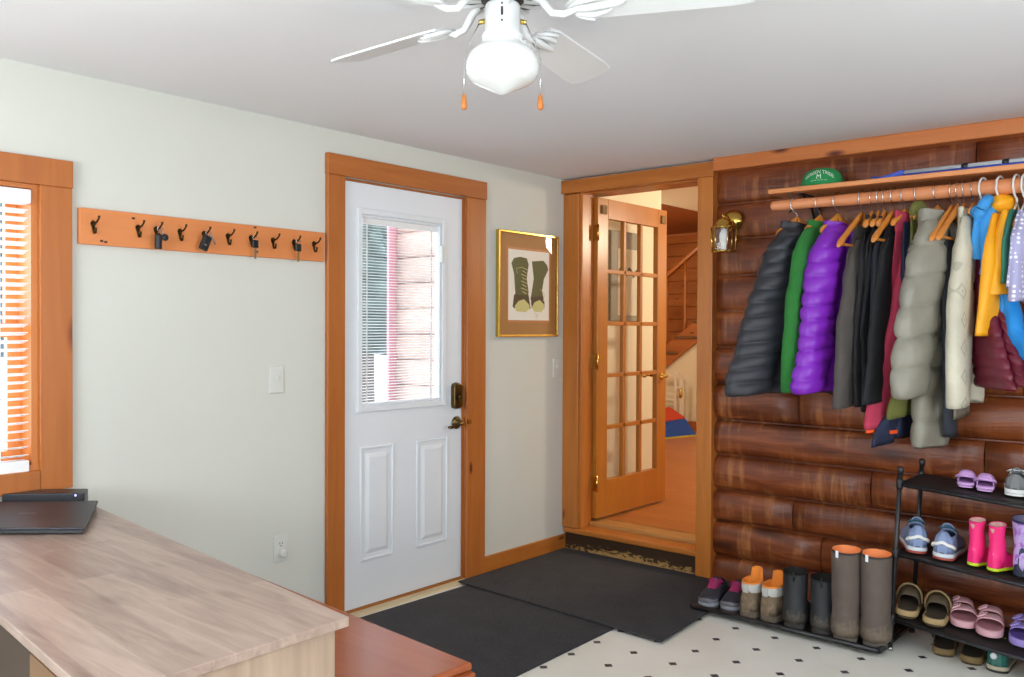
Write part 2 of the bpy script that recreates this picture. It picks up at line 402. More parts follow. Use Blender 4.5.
# ------------------------------------------------------------------ glazed french door (door_2), opened 90 degrees into the hall
d2 = struct(empty('door_2', (.105, .14, .184), 0))
W2, H2, T2 = .83, 2.0, .038
q = MB()
q.box(0, T2, 0, .115, 0, H2); q.box(0, T2, W2-.115, W2, 0, H2)
q.box(0, T2, .115, W2-.115, 0, .23); q.box(0, T2, .115, W2-.115, H2-.125, H2)
gw = (W2-.23)/3; gh = (H2-.355)/5
q.build('leaf', M['doorwood'], d2, bevel=.003)
q = MB()
for i in (1, 2): y = .115+gw*i; q.box(.004, T2-.004, y-.013, y+.013, .23, H2-.125)
for i in range(1, 5): z = .23+gh*i; q.box(.004, T2-.004, .115, W2-.115, z-.013, z+.013)
q.build('muntins', M['doorwood'], d2, bevel=.003)
for i in range(3):
    for j in range(5):
        y0, z0 = .115+gw*i+.013*(i > 0), .23+gh*j+.013*(j > 0)
        y1, z1 = .115+gw*(i+1)-.013*(i < 2), .23+gh*(j+1)-.013*(j < 4)
        MB().box(.017, .021, y0, y1, z0, z1).build('glass_pane', M['glass'], d2)
for s_ in (-1, 1):
    hd = MB().lathe([(.026, 0), (.026, .006), (.012, .01), (.012, .045)], (0, 0, 0), 12, M=Matrix.Rotation(s_*pi/2, 4, 'Y'))
    hd.tube([(s_*.045, 0, 0), (s_*.05, -.04, .006), (s_*.048, -.085, -.006), (s_*.05, -.11, .004)], [.009, .009, .008, .006], 8)
    o = hd.build('handle', M['brass'], d2); o.location = (T2 if s_ > 0 else 0, W2-.06, .86)
for z in (.22, .98, 1.78):
    MB().box(-.012, .045, -.012, .001, z-.045, z+.045).lathe([(.007, z-.05), (.007, z+.05)], (.046, -.008, 0), 8).build('hinge', M['brass'], d2)
for y, z in ((.06, 1.925), (.775, 1.93)):
    MB().box(T2, T2+.012, y-.025, y+.025, z-.025, z+.03).build('felt_bumper', plain('bumper_brown', '#7a5a24', .7), d2)

# ------------------------------------------------------------------ white exterior door (door_1)
d1 = struct(empty('door_1', (-.045, 0, .026)))
DX = .043
y0, y1 = -1.733, -.927
gy0, gy1, gz0, gz1 = -1.628, -1.085, .965, 1.885
q = MB()
q.box(0, DX, y0, gy0, 0, 2.034).box(0, DX, gy1, y1, 0, 2.034).box(0, DX, gy0, gy1, 0, gz0).box(0, DX, gy0, gy1, gz1, 2.034)
q.build('slab', M['white_paint'], d1)
q = MB()
def frame(q, x0, x1, ya, yb, za, zb, w):
    q.box(x0, x1, ya, ya+w, za, zb).box(x0, x1, yb-w, yb, za, zb).box(x0, x1, ya+w, yb-w, za, za+w).box(x0, x1, ya+w, yb-w, zb-w, zb)
frame(q, DX-.001, DX+.012, gy0-.022, gy1+.03, gz0-.03, gz1+.03, .028)
frame(q, DX-.02, DX+.004, gy0-.0, gy1+.0, gz0-.0, gz1+.0, .012)
q.build('window_moulding', M['white_paint'], d1, bevel=.004)
MB().box(.006, .010, gy0, gy1, gz0, gz1).box(.030, .033, gy0, gy1, gz0, gz1).build('glass_pane', M['glass'], d1)
q = MB()
n_ = 62
for i in range(n_):
    z = gz0+.012+(gz1-gz0-.06)*i/(n_-1); t = R(14)
    Mr = Matrix.Translation((.020, 0, z)) @ Matrix.Rotation(t, 4, 'Y')
    q.box(-.006, .006, gy0+.004, gy1-.004, -.0006, .0006, Mr)
q.build('blind_slats', M['blind'], d1)
MB().box(.013, .027, gy0+.002, gy1-.002, gz1-.04, gz1).box(.014, .026, gy0+.002, gy1-.002, gz0, gz0+.012).build('blind_rails', M['blind'], d1)
q = MB()
for y in (gy0+.055, gy1-.055): q.box(.027, .028, y-.004, y+.004, gz0, gz1)
q.build('blind_cords', M['blind'], d1)
MB().box(DX+.004, DX+.022, gy1-.012, gy1+.004, 1.685, 1.77).build('blind_slider', M['white_plastic'], d1, bevel=.003)
for (ya, yb) in ((-1.628, -1.412), (-1.258, -1.03)):
    q = MB(); za, zb = .215, .768
    frame(q, DX-.001, DX+.007, ya, yb, za, zb, .014)
    q.build('panel_moulding', M['white_paint'], d1, bevel=.005)
    q = MB(); i0, i1 = .03, .055
    q.hexa([(DX-.001, ya+i0, za+i0), (DX-.001, yb-i0, za+i0), (DX-.001, yb-i0, zb-i0), (DX-.001, ya+i0, zb-i0)],
           [(DX+.007, ya+i1, za+i1), (DX+.007, yb-i1, za+i1), (DX+.007, yb-i1, zb-i1), (DX+.007, ya+i1, zb-i1)])
    q.build('raised_panel', M['white_paint'], d1)
# keypad deadbolt and lever
q = MB(); dlz = .98
pts = [(-.036, -.05), (-.03, -.066), (0, -.074), (.03, -.066), (.036, -.05), (.036, .05), (.03, .066), (0, .074), (-.03, .066), (-.036, .05)]
q.hexa([(DX, -.972+a, dlz+c) for a, c in pts], [(DX+.028, -.972+a*.9, dlz+c*.92) for a, c in pts])
lk = q.build('deadbolt', M['bronze'], d1, bevel=.004)
MB().tube([(DX+.028, -.972, dlz-.005), (DX+.045, -.972, dlz-.005)], .011, 10).box(DX+.04, DX+.05, -.978, -.966, dlz-.028, dlz+.022).build('thumb_turn', M['bronze'], lk)
dz = .835
q = MB(); q.lathe([(.034, 0), (.034, .006), (.026, .012), (.014, .016), (.012, .048)], (DX, -.966, dz), 20, M=Matrix.Rotation(pi/2, 4, 'Y'))
lv = q.build('lever_rose', M['bronze'], d1)
MB().tube([(DX+.046, -.966, dz), (DX+.056, -.98, dz), (DX+.054, -1.015, dz-.004), (DX+.05, -1.05, dz-.016), (DX+.052, -1.075, dz-.014)], [.011, .011, .009, .008, .006], 10).build('lever', M['bronze'], lv)
MB().box(DX-.03, DX+.002, y1, y1+.004, dz-.03, dz+.03).build('latch_plate', M['steel'], d1)
# strike plate on the jamb
struct(MB().box(-.004, .028, -.9035, -.899, .84, .885).box(.024, .03, -.9035, -.88, .85, .872).build('trim_15', M['brass']))

# ------------------------------------------------------------------ window (window_1) with blind
w1 = struct(empty('window_1', (0, 0, 0)))
q = MB(); q.box(-.149, .001, WY1-.022, WY1+.002, WZ0+.02, WZ1-.02).box(-.149, .001, WY0-.002, WY0+.022, WZ0+.02, WZ1-.02).box(-.149, .001, WY0, WY1, WZ1-.02, WZ1+.002).box(-.149, .001, WY0, WY1, WZ0-.002, WZ0+.02)
q.build('jamb', wood('window_jamb', '#bc6e30', '#cc8040', 'z', .4, knots=False), w1)
q = MB(); q.box(0, .022, WY1, -2.975, .787, 1.865).box(0, .022, WY0-.11, WY0, .787, 1.865); q.box(0, .025, WY0-.112, -2.973, 1.865, 1.962).box(0, .024, WY0, WY1, .787, .862)
q.build('casing', wood('window_casing_pine', '#a25a24', '#bc7032', 'z', .38, '#7a3a14', kscale=.8), w1, bevel=.003)
q = MB(); sashm = wood('sash_wood', '#c87838', '#dd9048', 'z', .4, knots=False)
frame(q, -.12, -.09, WY0+.022, WY1-.022, WZ0+.02, 1.375, .045); frame(q, -.145, -.12, WY0+.022, WY1-.022, 1.34, WZ1-.02, .04)
q.build('sash', sashm, w1)
MB().box(-.108, -.103, WY0+.06, WY1-.06, WZ0+.06, 1.335).box(-.135, -.130, WY0+.06, WY1-.06, 1.38, WZ1-.05).build('glass_pane', M['glass'], w1)
wb = thing('window_blind', 'white slatted blind hanging in the left window', 'window blind', (-.014, (WY0+WY1)/2, WZ1-.025))
hw = (WY1-WY0)/2-.026
MB().box(-.03, .03, -hw, hw, -.05, 0).build('headrail', M['blind'], wb, bevel=.004)
q = MB(); nb = 31
for i in range(nb):
    z = -.075-i*.0285
    q.box(-.021, .021, -hw+.008, hw-.008, -.0013, .0013, Matrix.Translation((0, 0, z)) @ Matrix.Rotation(R(-14), 4, 'Y'))
q.build('slats', M['blind'], wb)
MB().box(-.024, .024, -hw+.006, hw-.006, -.985, -.945).build('bottom_rail', M['blind'], wb, bevel=.003)
q = MB()
for y in (-hw+.1, 0, hw-.1): q.box(.022, .0235, y-.002, y+.002, -.95, -.05).box(-.0235, -.022, y-.002, y+.002, -.95, -.05)
q.build('ladder_cord', M['blind'], wb)
MB().tube([(.03, hw-.115, -.985), (.034, hw-.116, -1.02), (.03, hw-.112, -1.05)], .004, 6).build('tassel', M['black_plastic'], wb)

# ------------------------------------------------------------------ outside: snow, log wing, trees
struct(MB().box(-40, -.16, -40, 30, -.5, -.25).build('ground_outside', M['snow']))
q = MB()
for i in range(16):
    z0 = -.25+i*.175; rings = []
    for x in (-1.30, -.16):
        ring = [(x, -.20-.03*cos(pi*(j/8-.5))**.7, z0+.0875+.0875*sin(pi*(j/8-.5))) for j in range(9)] + [(x, 0, z0+.175), (x, 0, z0)]
        rings.append(ring)
    q.loft(rings)
struct(q.build('wall_outside_logs', plain('weathered_logs', '#c0a494', .7, var=.2, vscale=3)))
struct(MB().box(-1.325, -1.302, -.29, -.02, -.3, 2.5).build('trim_16', plain('corner_post_red', '#c98a92', .6)))
leafm = [plain('evergreen_needles', '#66756f', .8, var=.3, vscale=3), plain('evergreen_needles_blue', '#76848a', .8, var=.3, vscale=3)]
bark = plain('tree_bark', '#6e6258', .9)
for i, (x, y, h_, lab) in enumerate([(-7.5, 4.75, 4.6, 'grey-green evergreen outside, seen through the left part of the white door glass'), (-6.0, -1.25, 5.0, 'pale evergreen outside, seen through the slats of the left window')]):
    t = thing('evergreen_tree', lab, 'tree', (x, y, -.25), i*1.1)
    MB().lathe([(.14, 0), (.1, h_*.5), (.02, h_*.95)], n=10).build('trunk', bark, t)
    q = MB(); rng = random.Random(i)
    for l in range(9):
        z = h_*(.37+.57*l/9); rad = h_*.27*(1-l/9.5)
        rings = []
        for k, (rr, dz_) in enumerate(((.04, .14), (.45, .03), (1, -.10), (.35, -.04))):
            rings.append([((rad*rr*(1+.3*(k == 2)*((j % 2)-.5)+.1*rng.random()))*cos(2*pi*j/22), (rad*rr*(1+.3*(k == 2)*((j % 2)-.5)))*sin(2*pi*j/22), z+h_*dz_*(1+.2*rng.random())) for j in range(22)])
        q.loft(rings, cap0=True, cap1=True)
    q.build('crown', leafm[i % 2], t)
# ------------------------------------------------------------------ ceiling fan
FX, FY = 1.872, -2.745
fan = thing('ceiling_fan', 'white five-bladed ceiling fan with a schoolhouse glass globe', 'ceiling fan', (FX, FY, H))
fw = M['fan_white']; BZ = 2.135-H
MB().lathe([(.075, 0), (.082, -.01), (.078, -.03), (.10, -.035), (.115, -.045), (.118, -.085), (.108, -.10)], n=40).build('motor_housing', fw, fan)
q = MB().lathe([(.108, -.095), (.106, -.112), (.085, -.118), (.045, -.12), (.03, -.14)], n=36)
q.build('motor_core', plain('motor_dark', '#2a2a2a', .4), fan)
q = MB()
for i in range(15):
    a = 2*pi*i/15; Mr = Matrix.Rotation(a, 4, 'Z')
    q.box(.052, .108, -.007, .007, -.122, -.113, Mr)
q.build('vent_ribs', fw, fan)
q = MB().lathe([(.040, -.128), (.043, -.134), (.043, -.195), (.047, -.198), (.048, -.222), (.045, -.224)], n=36)
sh = q.build('switch_housing', fw, fan)
dirn = Vector((.648, -.761, 0))
ay = math.atan2(-.761, .648)
MB().box(.0425, .0445, -.0025, .0025, -.168, -.148, Matrix.Rotation(ay-.02, 4, 'Z')).box(.0425, .0445, -.002, .002, -.142, -.138, Matrix.Rotation(ay-.02, 4, 'Z')).box(.0425, .0445, -.002, .002, -.182, -.178, Matrix.Rotation(ay-.02, 4, 'Z')).build('switch_slot', M['black_plastic'], sh)
q = MB()
for i in range(26):
    a = 2*pi*i/26
    for zz, o_ in ((-.205, 0), (-.215, .5)):
        a2 = a+o_*2*pi/26; q.lathe([(.0015, -.0015), (.0032, 0), (.0015, .0015)], (.0475*cos(a2), .0475*sin(a2), zz), 6)
q.build('gallery_beads', fw, sh)
m, nt, b = newmat('opal_glass'); b.inputs['Base Color'].default_value = (.72, .73, .72, 1); b.inputs['Roughness'].default_value = .06; b.inputs['Coat Weight'].default_value = .5
MB().lathe([(.046, -.218), (.052, -.226), (.066, -.236), (.081, -.250), (.088, -.268), (.089, -.285), (.086, -.300), (.078, -.312), (.066, -.320), (.045, -.330), (.022, -.340), (.008, -.346), (.001, -.347)], n=48).build('globe', m, fan)
for s_, pz, dl in ((-1, -.405, 0), (1, -.405, 0)):
    rt = Vector((.761, .6487, 0))*s_
    MB().tube([rt*.04+Vector((0, 0, -.168)), rt*.058+Vector((0, 0, -.172))], .006, 8).build('chain_spout', M['brass'], fan)
    pts = [rt*.057+Vector((0, 0, -.174)), rt*.075+Vector((0, 0, -.212)), rt*.0925+Vector((0, 0, -.262)), rt*.0928+Vector((0, 0, -.30)), rt*.0928+Vector((0, 0, -.345))]
    pc = MB().tube(pts, .0013, 6).build('pull_chain', M['steel'], fan)
    e = pts[-1]
    MB().lathe([(.002, 0), (.005, -.004), (.0065, -.016), (.008, -.028), (.0065, -.036), (.002, -.039)], e, 12).build('pull_knob', M['amber_z'], pc)
for i in range(5):
    a = R((180, 104, 22, -42, -108)[i])
    Mr = Matrix.Rotation(a, 4, 'Z') @ Matrix.Translation((0, 0, BZ)) @ Matrix.Rotation(R(-15), 4, 'X')
    r0, r1 = .185, .605
    out = []
    for k in range(9): out.append((r0+.012*(1-cos(pi*k/8-pi/2)) if 0 else r0, -.05+.1*k/8))
    outl = [(r0, .048), (r0, -.048), (r0+.04, -.058), (r1-.06, -.068), (r1-.02, -.064), (r1-.004, -.048), (r1, -.02), (r1, .02), (r1-.004, .048), (r1-.02, .064), (r1-.06, .068), (r0+.04, .058)]
    q = MB(); q.hexa([Mr @ Vector((x, y, -.003)) for x, y in outl], [Mr @ Vector((x, y, .003)) for x, y in outl])
    bl = q.build('blade', fw, fan, bevel=.0015)
    q = MB(); Ma = Matrix.Rotation(a, 4, 'Z')
    q.tube([Ma @ Vector(p) for p in ((.075, 0, -.116), (.10, 0, -.13), (.125, 0, -.162), (.155, 0, -.168), (.19, 0, BZ-.008))], [.010, .010, .009, .009, .008], 8)
    for yy, l_, w_ in ((0, .30, .018), (.028, .265, .014), (-.028, .265, .014), (.046, .235, .010), (-.046, .235, .010)):
        pts = [(.165, yy*.25, -.006), (.19, yy*.8, -.009), (.22, yy*1.05, -.010), (l_-.015, yy*1.0, -.007), (l_, yy*.9, -.004)]
        q.tube([Mr @ Vector(p) for p in pts], [.006, w_*.6, w_*.62, w_*.45, .003], 8)
    q.build('blade_iron', fw, fan)

# ------------------------------------------------------------------ key rack
kr = thing('key_rack', 'long pine key rack with ten dark hooks on the pale wall', 'key rack', (0, -2.402, 1.735))
MB().box(.0, .02, -.548, .548, -.066, .066).build('board', M['rackwood'], kr, bevel=.002)
HKY = [-2.902, -2.733, -2.661, -2.562, -2.458, -2.35, -2.241, -2.132, -2.024, -1.916]
def hook_mb():
    q = MB()
    pl = [(.0, -.006), (-.006, .006), (-.010, .018), (-.006, .026), (0, .029), (.006, .026), (.010, .018), (.006, .006)]
    q.hexa([(.02, y, z-.004) for y, z in pl], [(.026, y*.85, z-.004) for y, z in pl])
    q.tube([(.024, 0, .016), (.036, 0, .013), (.052, 0, .017), (.066, 0, .027), (.070, 0, .034)], [.005, .004, .0035, .0035, .0045], 8)
    q.tube([(.024, 0, .004), (.026, 0, -.012), (.032, 0, -.023), (.041, 0, -.022), (.045, 0, -.010), (.044, 0, -.004)], [.005, .0045, .004, .004, .0035, .0045], 8)
    q.lathe([(.002, -.004), (.006, 0), (.002, .004)], (.070, 0, .035), 8)
    return q
for y in HKY:
    o = hook_mb().build('hook', M['blackbronze'], kr); o.location = (0, y+2.402, -.002)
q = MB()
for y, z in ((-2.87, -.05), (-2.855, -.053), (-2.75, .045), (-2.66, -.04), (-2.22, .058), (-2.21, -.045), (-2.0, .02)):
    q.box(.0195, .0206, y+2.402-.006, y+2.402+.006, z-.004, z+.004)
q.build('knots', plain('knot_dark', '#4a1c08', .5), kr)
bk = M['black_plastic']
def ring(q, c, r_, w=.0012, axis='x'):
    q.tube([(c[0]+(.002*sin(2*pi*i/16)), c[1]+r_*cos(2*pi*i/16), c[2]+r_*sin(2*pi*i/16)) for i in range(17)], w, 5)
def keyset(label, y, kind):
    t = thing('key_set', label, 'keys', (.055, y, 1.7545), 0, None)
    q = MB(); ring(q, (0, 0, -.010), .012); rg = q.build('key_ring', M['steel'], t)
    if kind == 'pouch':
        MB().poly([(-.006, -.014), (.006, -.014), (.008, 0), (.006, .014), (-.006, .014), (-.008, 0)], -.085, -.028).build('black_fob', bk, t, bevel=.004).location = (0, -.008, -.002)
        MB().lathe([(.004, -.005), (.012, -.003), (.014, 0), (.012, .003), (.004, .005)], (0, .02, -.04), 14, M=Matrix.Rotation(pi/2, 4, 'Y')).build('round_tag', bk, t)
        MB().box(-.002, .002, .006, .012, -.028, -.012).build('clip', M['steel'], t)
    elif kind == 'fob':
        Mr = Matrix.Translation((0, -.006, -.03)) @ Matrix.Rotation(R(-22), 4, 'X')
        MB().box(-.008, .008, -.019, .019, -.052, .012, Mr).build('black_fob', bk, t, bevel=.006)
        MB().box(.0075, .0088, -.006, .006, -.032, -.026, Mr).build('emblem', M['steel'], t)
        Mr = Matrix.Translation((0, .008, -.012)) @ Matrix.Rotation(R(30), 4, 'X')
        MB().box(-.001, .001, -.006, .006, -.012, .0, Mr).box(-.001, .001, -.0035, .0035, -.045, -.012, Mr).build('key', M['steel'], t)
    else:
        MB().box(-.005, .005, -.0155, .0155, -.052, -.018).build('black_key_head', bk, t, bevel=.006)
        MB().box(-.0012, .0012, -.005, .005, -.098, -.051).build('key_blade', plain('key_blade_'+kind, '#b3a68c' if kind == 'k1' else '#cfae7a', .35, 1), t)
keyset('slim black fob and round tag hanging from the third hook of the key rack', HKY[2], 'pouch')
keyset('tilted black car fob with steel house key on the key rack', HKY[4], 'fob')
keyset('larger black-headed key hanging alone right of the middle of the key rack', HKY[6], 'k1')
keyset('smaller black-headed key near the right end of the key rack', HKY[8], 'k2')

# ------------------------------------------------------------------ wall plates
def plate(name, label, cat, y, z, kind):
    t = thing(name, label, cat, (0, y, z))
    MB().box(0, .006, -.036, .036, -.058, .058).build('plate', M['white_plastic'], t, bevel=.003)
    if kind == 's':
        MB().box(.005, .014, -.005, .005, -.004, .016).build('toggle', M['white_plastic'], t, bevel=.002)
    else:
        MB().poly([(.005, -.016), (.008, -.016), (.008, .016), (.005, .016)], .008, .036).build('socket', M['white_plastic'], t)
        MB().box(.0075, .0085, -.008, -.005, .018, .028).box(.0075, .0085, .005, .008, .019, .027).box(.0075, .0085, -.003, .003, .009, .014).build('slots', M['black_plastic'], t)
        MB().lathe([(.017, .005), (.018, .012), (.017, .030), (.012, .034)], (0, .002, -.02), 16, M=Matrix.Rotation(pi/2, 4, 'Y')).build('plug_cover', M['white_plastic'], t)
plate('light_switch', 'white toggle light switch on the bare wall left of the white door', 'light switch', -2.10, 1.138, 's')
plate('wall_outlet', 'white wall outlet with a plug cover low on the wall', 'outlet', -2.079, .395, 'o')
plate('light_switch', 'white light switch in the narrow strip below the boot picture', 'light switch', -.088, 1.128, 's')

# ------------------------------------------------------------------ framed boot print
pf = thing('framed_picture', 'gold-framed print of a pair of laced boots on the wall', 'picture', (0, -.378, 1.622))
PW, PH = .275, .303
q = MB(); frame(q, .0, .026, -PW, PW, -PH, PH, .012); q.build('gold_frame', plain('gold_frame', '#d9b65a', .25, 1), pf, bevel=.002)
MB().box(.002, .010, -PW+.01, PW-.01, -PH+.01, PH-.01).build('mat_board', plain('tan_mat', '#a5713a', .6), pf)
q = MB(); frame(q, .010, .0112, -.178-.014, .198+.014, -.207-.014, .2+.014, .014); q.build('inner_mat', plain('inner_mat_copper', '#b8743c', .5), pf)
MB().box(.010, .011, -.178, .198, -.207, .2).build('paper', plain('print_paper', '#e6e3da', .6), pf)
def art(name, hexc, polys, x=.0112):
    q = MB(); polys = [[(.01+(y-.01)*1.2, z) for y, z in p] for p in polys]
    for p in polys: q.hexa([(x, y, z) for y, z in p], [(x+.0006, y, z) for y, z in p])
    return q.build(name, plain('print_'+name, hexc, .7), pf)
art('boot_shafts', '#575a32', [[(-.105, .15), (-.125, .12), (-.105, .06), (-.095, -.05), (-.105, -.085), (.0, -.085), (.005, -.04), (-.01, .04), (.005, .12), (-.01, .155), (-.06, .16)],
                              [(.03, .14), (.045, .04), (.03, -.04), (.02, -.085), (.125, -.085), (.11, -.03), (.125, .04), (.16, .10), (.15, .125), (.12, .15), (.075, .145)]])
art('boot_foxing', '#4a3f24', [[(-.105, -.06), (-.115, -.13), (-.10, -.14), (.02, -.14), (.005, -.06)], [(.02, -.07), (.03, -.135), (.13, -.135), (.13, -.10), (.115, -.06)]], .0119)
art('boot_toes', '#c9c383', [[(-.10, -.125), (-.09, -.155), (-.02, -.16), (.012, -.14), (.008, -.115), (-.03, -.085), (-.07, -.095)], [(.03, -.13), (.05, -.155), (.10, -.158), (.128, -.135), (.125, -.11), (.09, -.085), (.05, -.10)]], .0126)
q = MB()
for i in range(8):
    z = .10-.02*i; q.tube([(.0135, -.065+.012*(i % 2), z), (.0135, -.02+.01*((i+1) % 2), z-.012)], .0025, 5)
q.tube([(.0135, -.07, .10), (.0135, -.11, .09), (.0135, -.10, .06)], .0018, 5).tube([(.0135, .11, -.02), (.0135, .15, -.05), (.0135, .14, -.09)], .0015, 5).tube([(.0135, .06, -.165), (.0135, .09, -.175), (.0135, .07, -.195)], .0015, 5)
q.build('boot_laces', plain('print_laces', '#c8bb86', .7), pf)
MB().box(.0145, .0165, -PW+.011, PW-.011, -PH+.011, PH-.011).build('glazing', M['glass'], pf)

# ------------------------------------------------------------------ brass lantern
la = thing('wall_lantern', 'polished brass lantern with clear panes on the log wall', 'wall lamp', (1.135, -.035, 1.945))
br_ = M['brass']
MB().lathe([(.058, 0), (.056, .008), (.046, .012), (.044, .018), (.03, .022), (.012, .03)], (0, 0, 0), 28, M=Matrix.Rotation(pi/2, 4, 'X')).build('back_plate', br_, la)
MB().tube([(0, -.02, .0), (0, -.05, .015), (0, -.085, .03), (0, -.10, .022), (0, -.102, .0)], .005, 10).build('arm', br_, la)
LC = Vector((0, -.10, -.10))
q = MB().lathe([(.066, .053), (.062, .06), (.045, .066), (.044, .078), (.034, .094), (.016, .102), (.01, .104)], LC, 24)
q.build('cap', br_, la)
q = MB(); ring_pts = [(0, LC.y+.014*cos(2*pi*i/14), LC.z+.118+.014*sin(2*pi*i/14)) for i in range(15)]; q.tube(ring_pts, .0035, 6); q.build('top_ring', br_, la)
q = MB(); hx = [(.066*cos(2*pi*i/6+.25), .066*sin(2*pi*i/6+.25)) for i in range(6)]
for i in range(6):
    x, y = hx[i]; q.tube([(LC.x+x*.92, LC.y+y*.92, LC.z-.07), (LC.x+x, LC.y+y, LC.z+.055)], .0045, 6)
    x2, y2 = hx[(i+1) % 6]
    for zz, s_ in ((-.07, .92), (.055, 1)): q.tube([(LC.x+x*s_, LC.y+y*s_, LC.z+zz), (LC.x+x2*s_, LC.y+y2*s_, LC.z+zz)], .0045, 6)
q.build('cage', br_, la)
for i in range(6):
    x, y = hx[i]; x2, y2 = hx[(i+1) % 6]
    P = lambda a, b_, zz, s_: (LC.x+a*s_, LC.y+b_*s_, LC.z+zz)
    MB().hexa([P(x, y, -.068, .9), P(x2, y2, -.068, .9), P(x2, y2, .053, .98), P(x, y, .053, .98)], [P(x, y, -.068, .87), P(x2, y2, -.068, .87), P(x2, y2, .053, .95), P(x, y, .053, .95)]).build('pane', M['glass'], la)
MB().lathe([(.04, -.074), (.06, -.070), (.058, -.066), (.02, -.062), (.012, -.058)], LC, 16).build('floor_plate', br_, la)
MB().lathe([(.012, -.06), (.0125, -.03), (.02, -.015), (.024, .005), (.02, .028), (.012, .045), (.004, .05)], LC, 16).build('bulb', plain('bulb_white', '#eef0ee', .3), la)

# ------------------------------------------------------------------ carpets
mc, nt, b = newmat('charcoal_carpet')
n = noise_t(nt, coords(nt), 90, 4, .7); n2 = noise_t(nt, coords(nt), 7, 4, .6)
nt.links.new(mixc(nt, .5, ramp(nt, n, [(.3, lin('#1d1d20')), (.75, lin('#4a4a4e'))]), ramp(nt, n2, [(.35, lin('#29292c')), (.7, lin('#38383b'))])), b.inputs['Base Color']); b.inputs['Roughness'].default_value = .95
bump(nt, b, n, .5, .004)
o = MB().poly([(.06, -2.35), (1.09, -2.35), (1.055, -1.0), (.095, -.93)], .0, .009).build('door_mat', mc, bevel=.003)
tag(o, 'charcoal carpet mat directly before the white door', 'mat')
o = MB().poly([(.035, -.985), (1.322, -1.052), (1.245, -.035), (.03, -.03)], .010, .019).build('door_mat', mc, bevel=.003)
tag(o, 'charcoal carpet mat before the step of the glazed doorway', 'mat')

# ------------------------------------------------------------------ shelf, brackets, rod
sf = thing('wall_shelf', 'long pine shelf board across the log wall above the coats', 'shelf', (1.46, 0, 2.022))
MB().box(0, 1.9, -.32, -.0, .0, .022).build('board', M['shelfwood'], sf, bevel=.004)
for x in (.13, 1.62):
    MB().box(x-.012, x+.012, -.26, -.02, -.006, .0).box(x-.012, x+.012, -.035, -.02, -.16, .0).tube([(x, -.03, -.15), (x, -.10, -.06), (x, -.2, -.012)], .007, 8).build('bracket', M['black_metal'], sf)
rod = thing('clothes_rod', 'peeled pine pole carrying the row of hangers', 'rod', (1.462, -.28, 1.968))
RM = Matrix.Rotation(pi/2, 4, 'Y')
rp = [(.016, 0), (.021, .004), (.0235, .012)]+[(.0235+.009*min(1, i/18)+.0010*sin(i*1.3), .02+i*.06) for i in range(31)]+[(.032, 1.84)]
MB().lathe(rp, n=20, M=Matrix.Rotation(pi/2+.006, 4, 'Y')).build('pole', wood('peeled_pole', '#c9794a', '#e0986a', 'x', .5, '#9a4a22', kscale=1.6), rod)
for x in (.09, 1.72): MB().tube([(x, .0, .053), (x, .042, .02), (x, .042, -.02), (x, .0, -.036)], .005, 6).build('rod_bracket', M['black_metal'], rod)

# ------------------------------------------------------------------ green cap
def text_mesh(txt, size):
    cu = bpy.data.curves.new('txt', 'FONT'); cu.body = txt; cu.size = size; cu.align_x = 'CENTER'; cu.extrude = .0006; cu.resolution_u = 3
    o = bpy.data.objects.new('txt', cu); COL.objects.link(o)
    dg = bpy.context.evaluated_depsgraph_get(); me = bpy.data.meshes.new_from_object(o.evaluated_get(dg))
    bpy.data.objects.remove(o); bpy.data.curves.remove(cu); return me
cap = thing('baseball_cap', 'bright green cap with white lettering on the shelf', 'cap', (1.675, -.19, 2.044), R(-8))
gm = plain('cap_green', '#1f8a4c', .85, bmp=.1, bscale=300)
rx, ry, rz_ = .100, .092, .094
def capz(t): return rz_*(1-abs(t)**2.6)**(1/2.2)
q = MB(); rings = []
for i in range(13):
    ph = (pi/2)*i/12; zz = rz_*sin(ph)**.9; rr = cos(ph)**.62
    rings.append([(rx*max(rr, .02)*cos(2*pi*j/32), ry*max(rr, .02)*sin(2*pi*j/32), zz) for j in range(32)])
q.loft(rings, cap0=True, cap1=True); q.build('crown', gm, cap)
q = MB(); bp_ = [(.07*sin(a), .07*cos(a)+.0) for a in [R(-75+150*i/12) for i in range(13)]]
outer = [(.085*sin(a), .06+.10*cos(a)) for a in [R(-80+160*i/12) for i in range(13)]]
q.poly(bp_[::-1]+outer, .0, .006); q.build('visor', gm, cap)
MB().lathe([(.008, 0), (.006, .005), (.001, .006)], (0, 0, rz_-.002), 10).build('button', gm, cap)
wm = plain('cap_thread', '#dfe8dc', .7)
def wrap(me, name, zoff, arch=0):
    for v in me.vertices:
        x, z = v.co.x, v.co.y+zoff-arch*(v.co.x**2)
        a = -pi/2+x/.098+.30
        ph = math.asin(max(0, min(1, (max(z, .001)/rz_)))**(1/.9)); rr = cos(ph)**.62
        k = 1.0+(.0018+v.co.z*.6)/.098
        v.co = Vector((rx*rr*cos(a)*k, ry*rr*sin(a)*k, z))
    o = bpy.data.objects.new(name, me); COL.objects.link(o); me.materials.append(wm); o.parent = cap
wrap(text_mesh('GREEN TREE', .026), 'lettering', .060, 5.0)
wrap(text_mesh('M', .032), 'emblem', .034)
wrap(text_mesh('– – – – –', .02), 'underline', .022, 2.0)
bpy.context.view_layer.update()

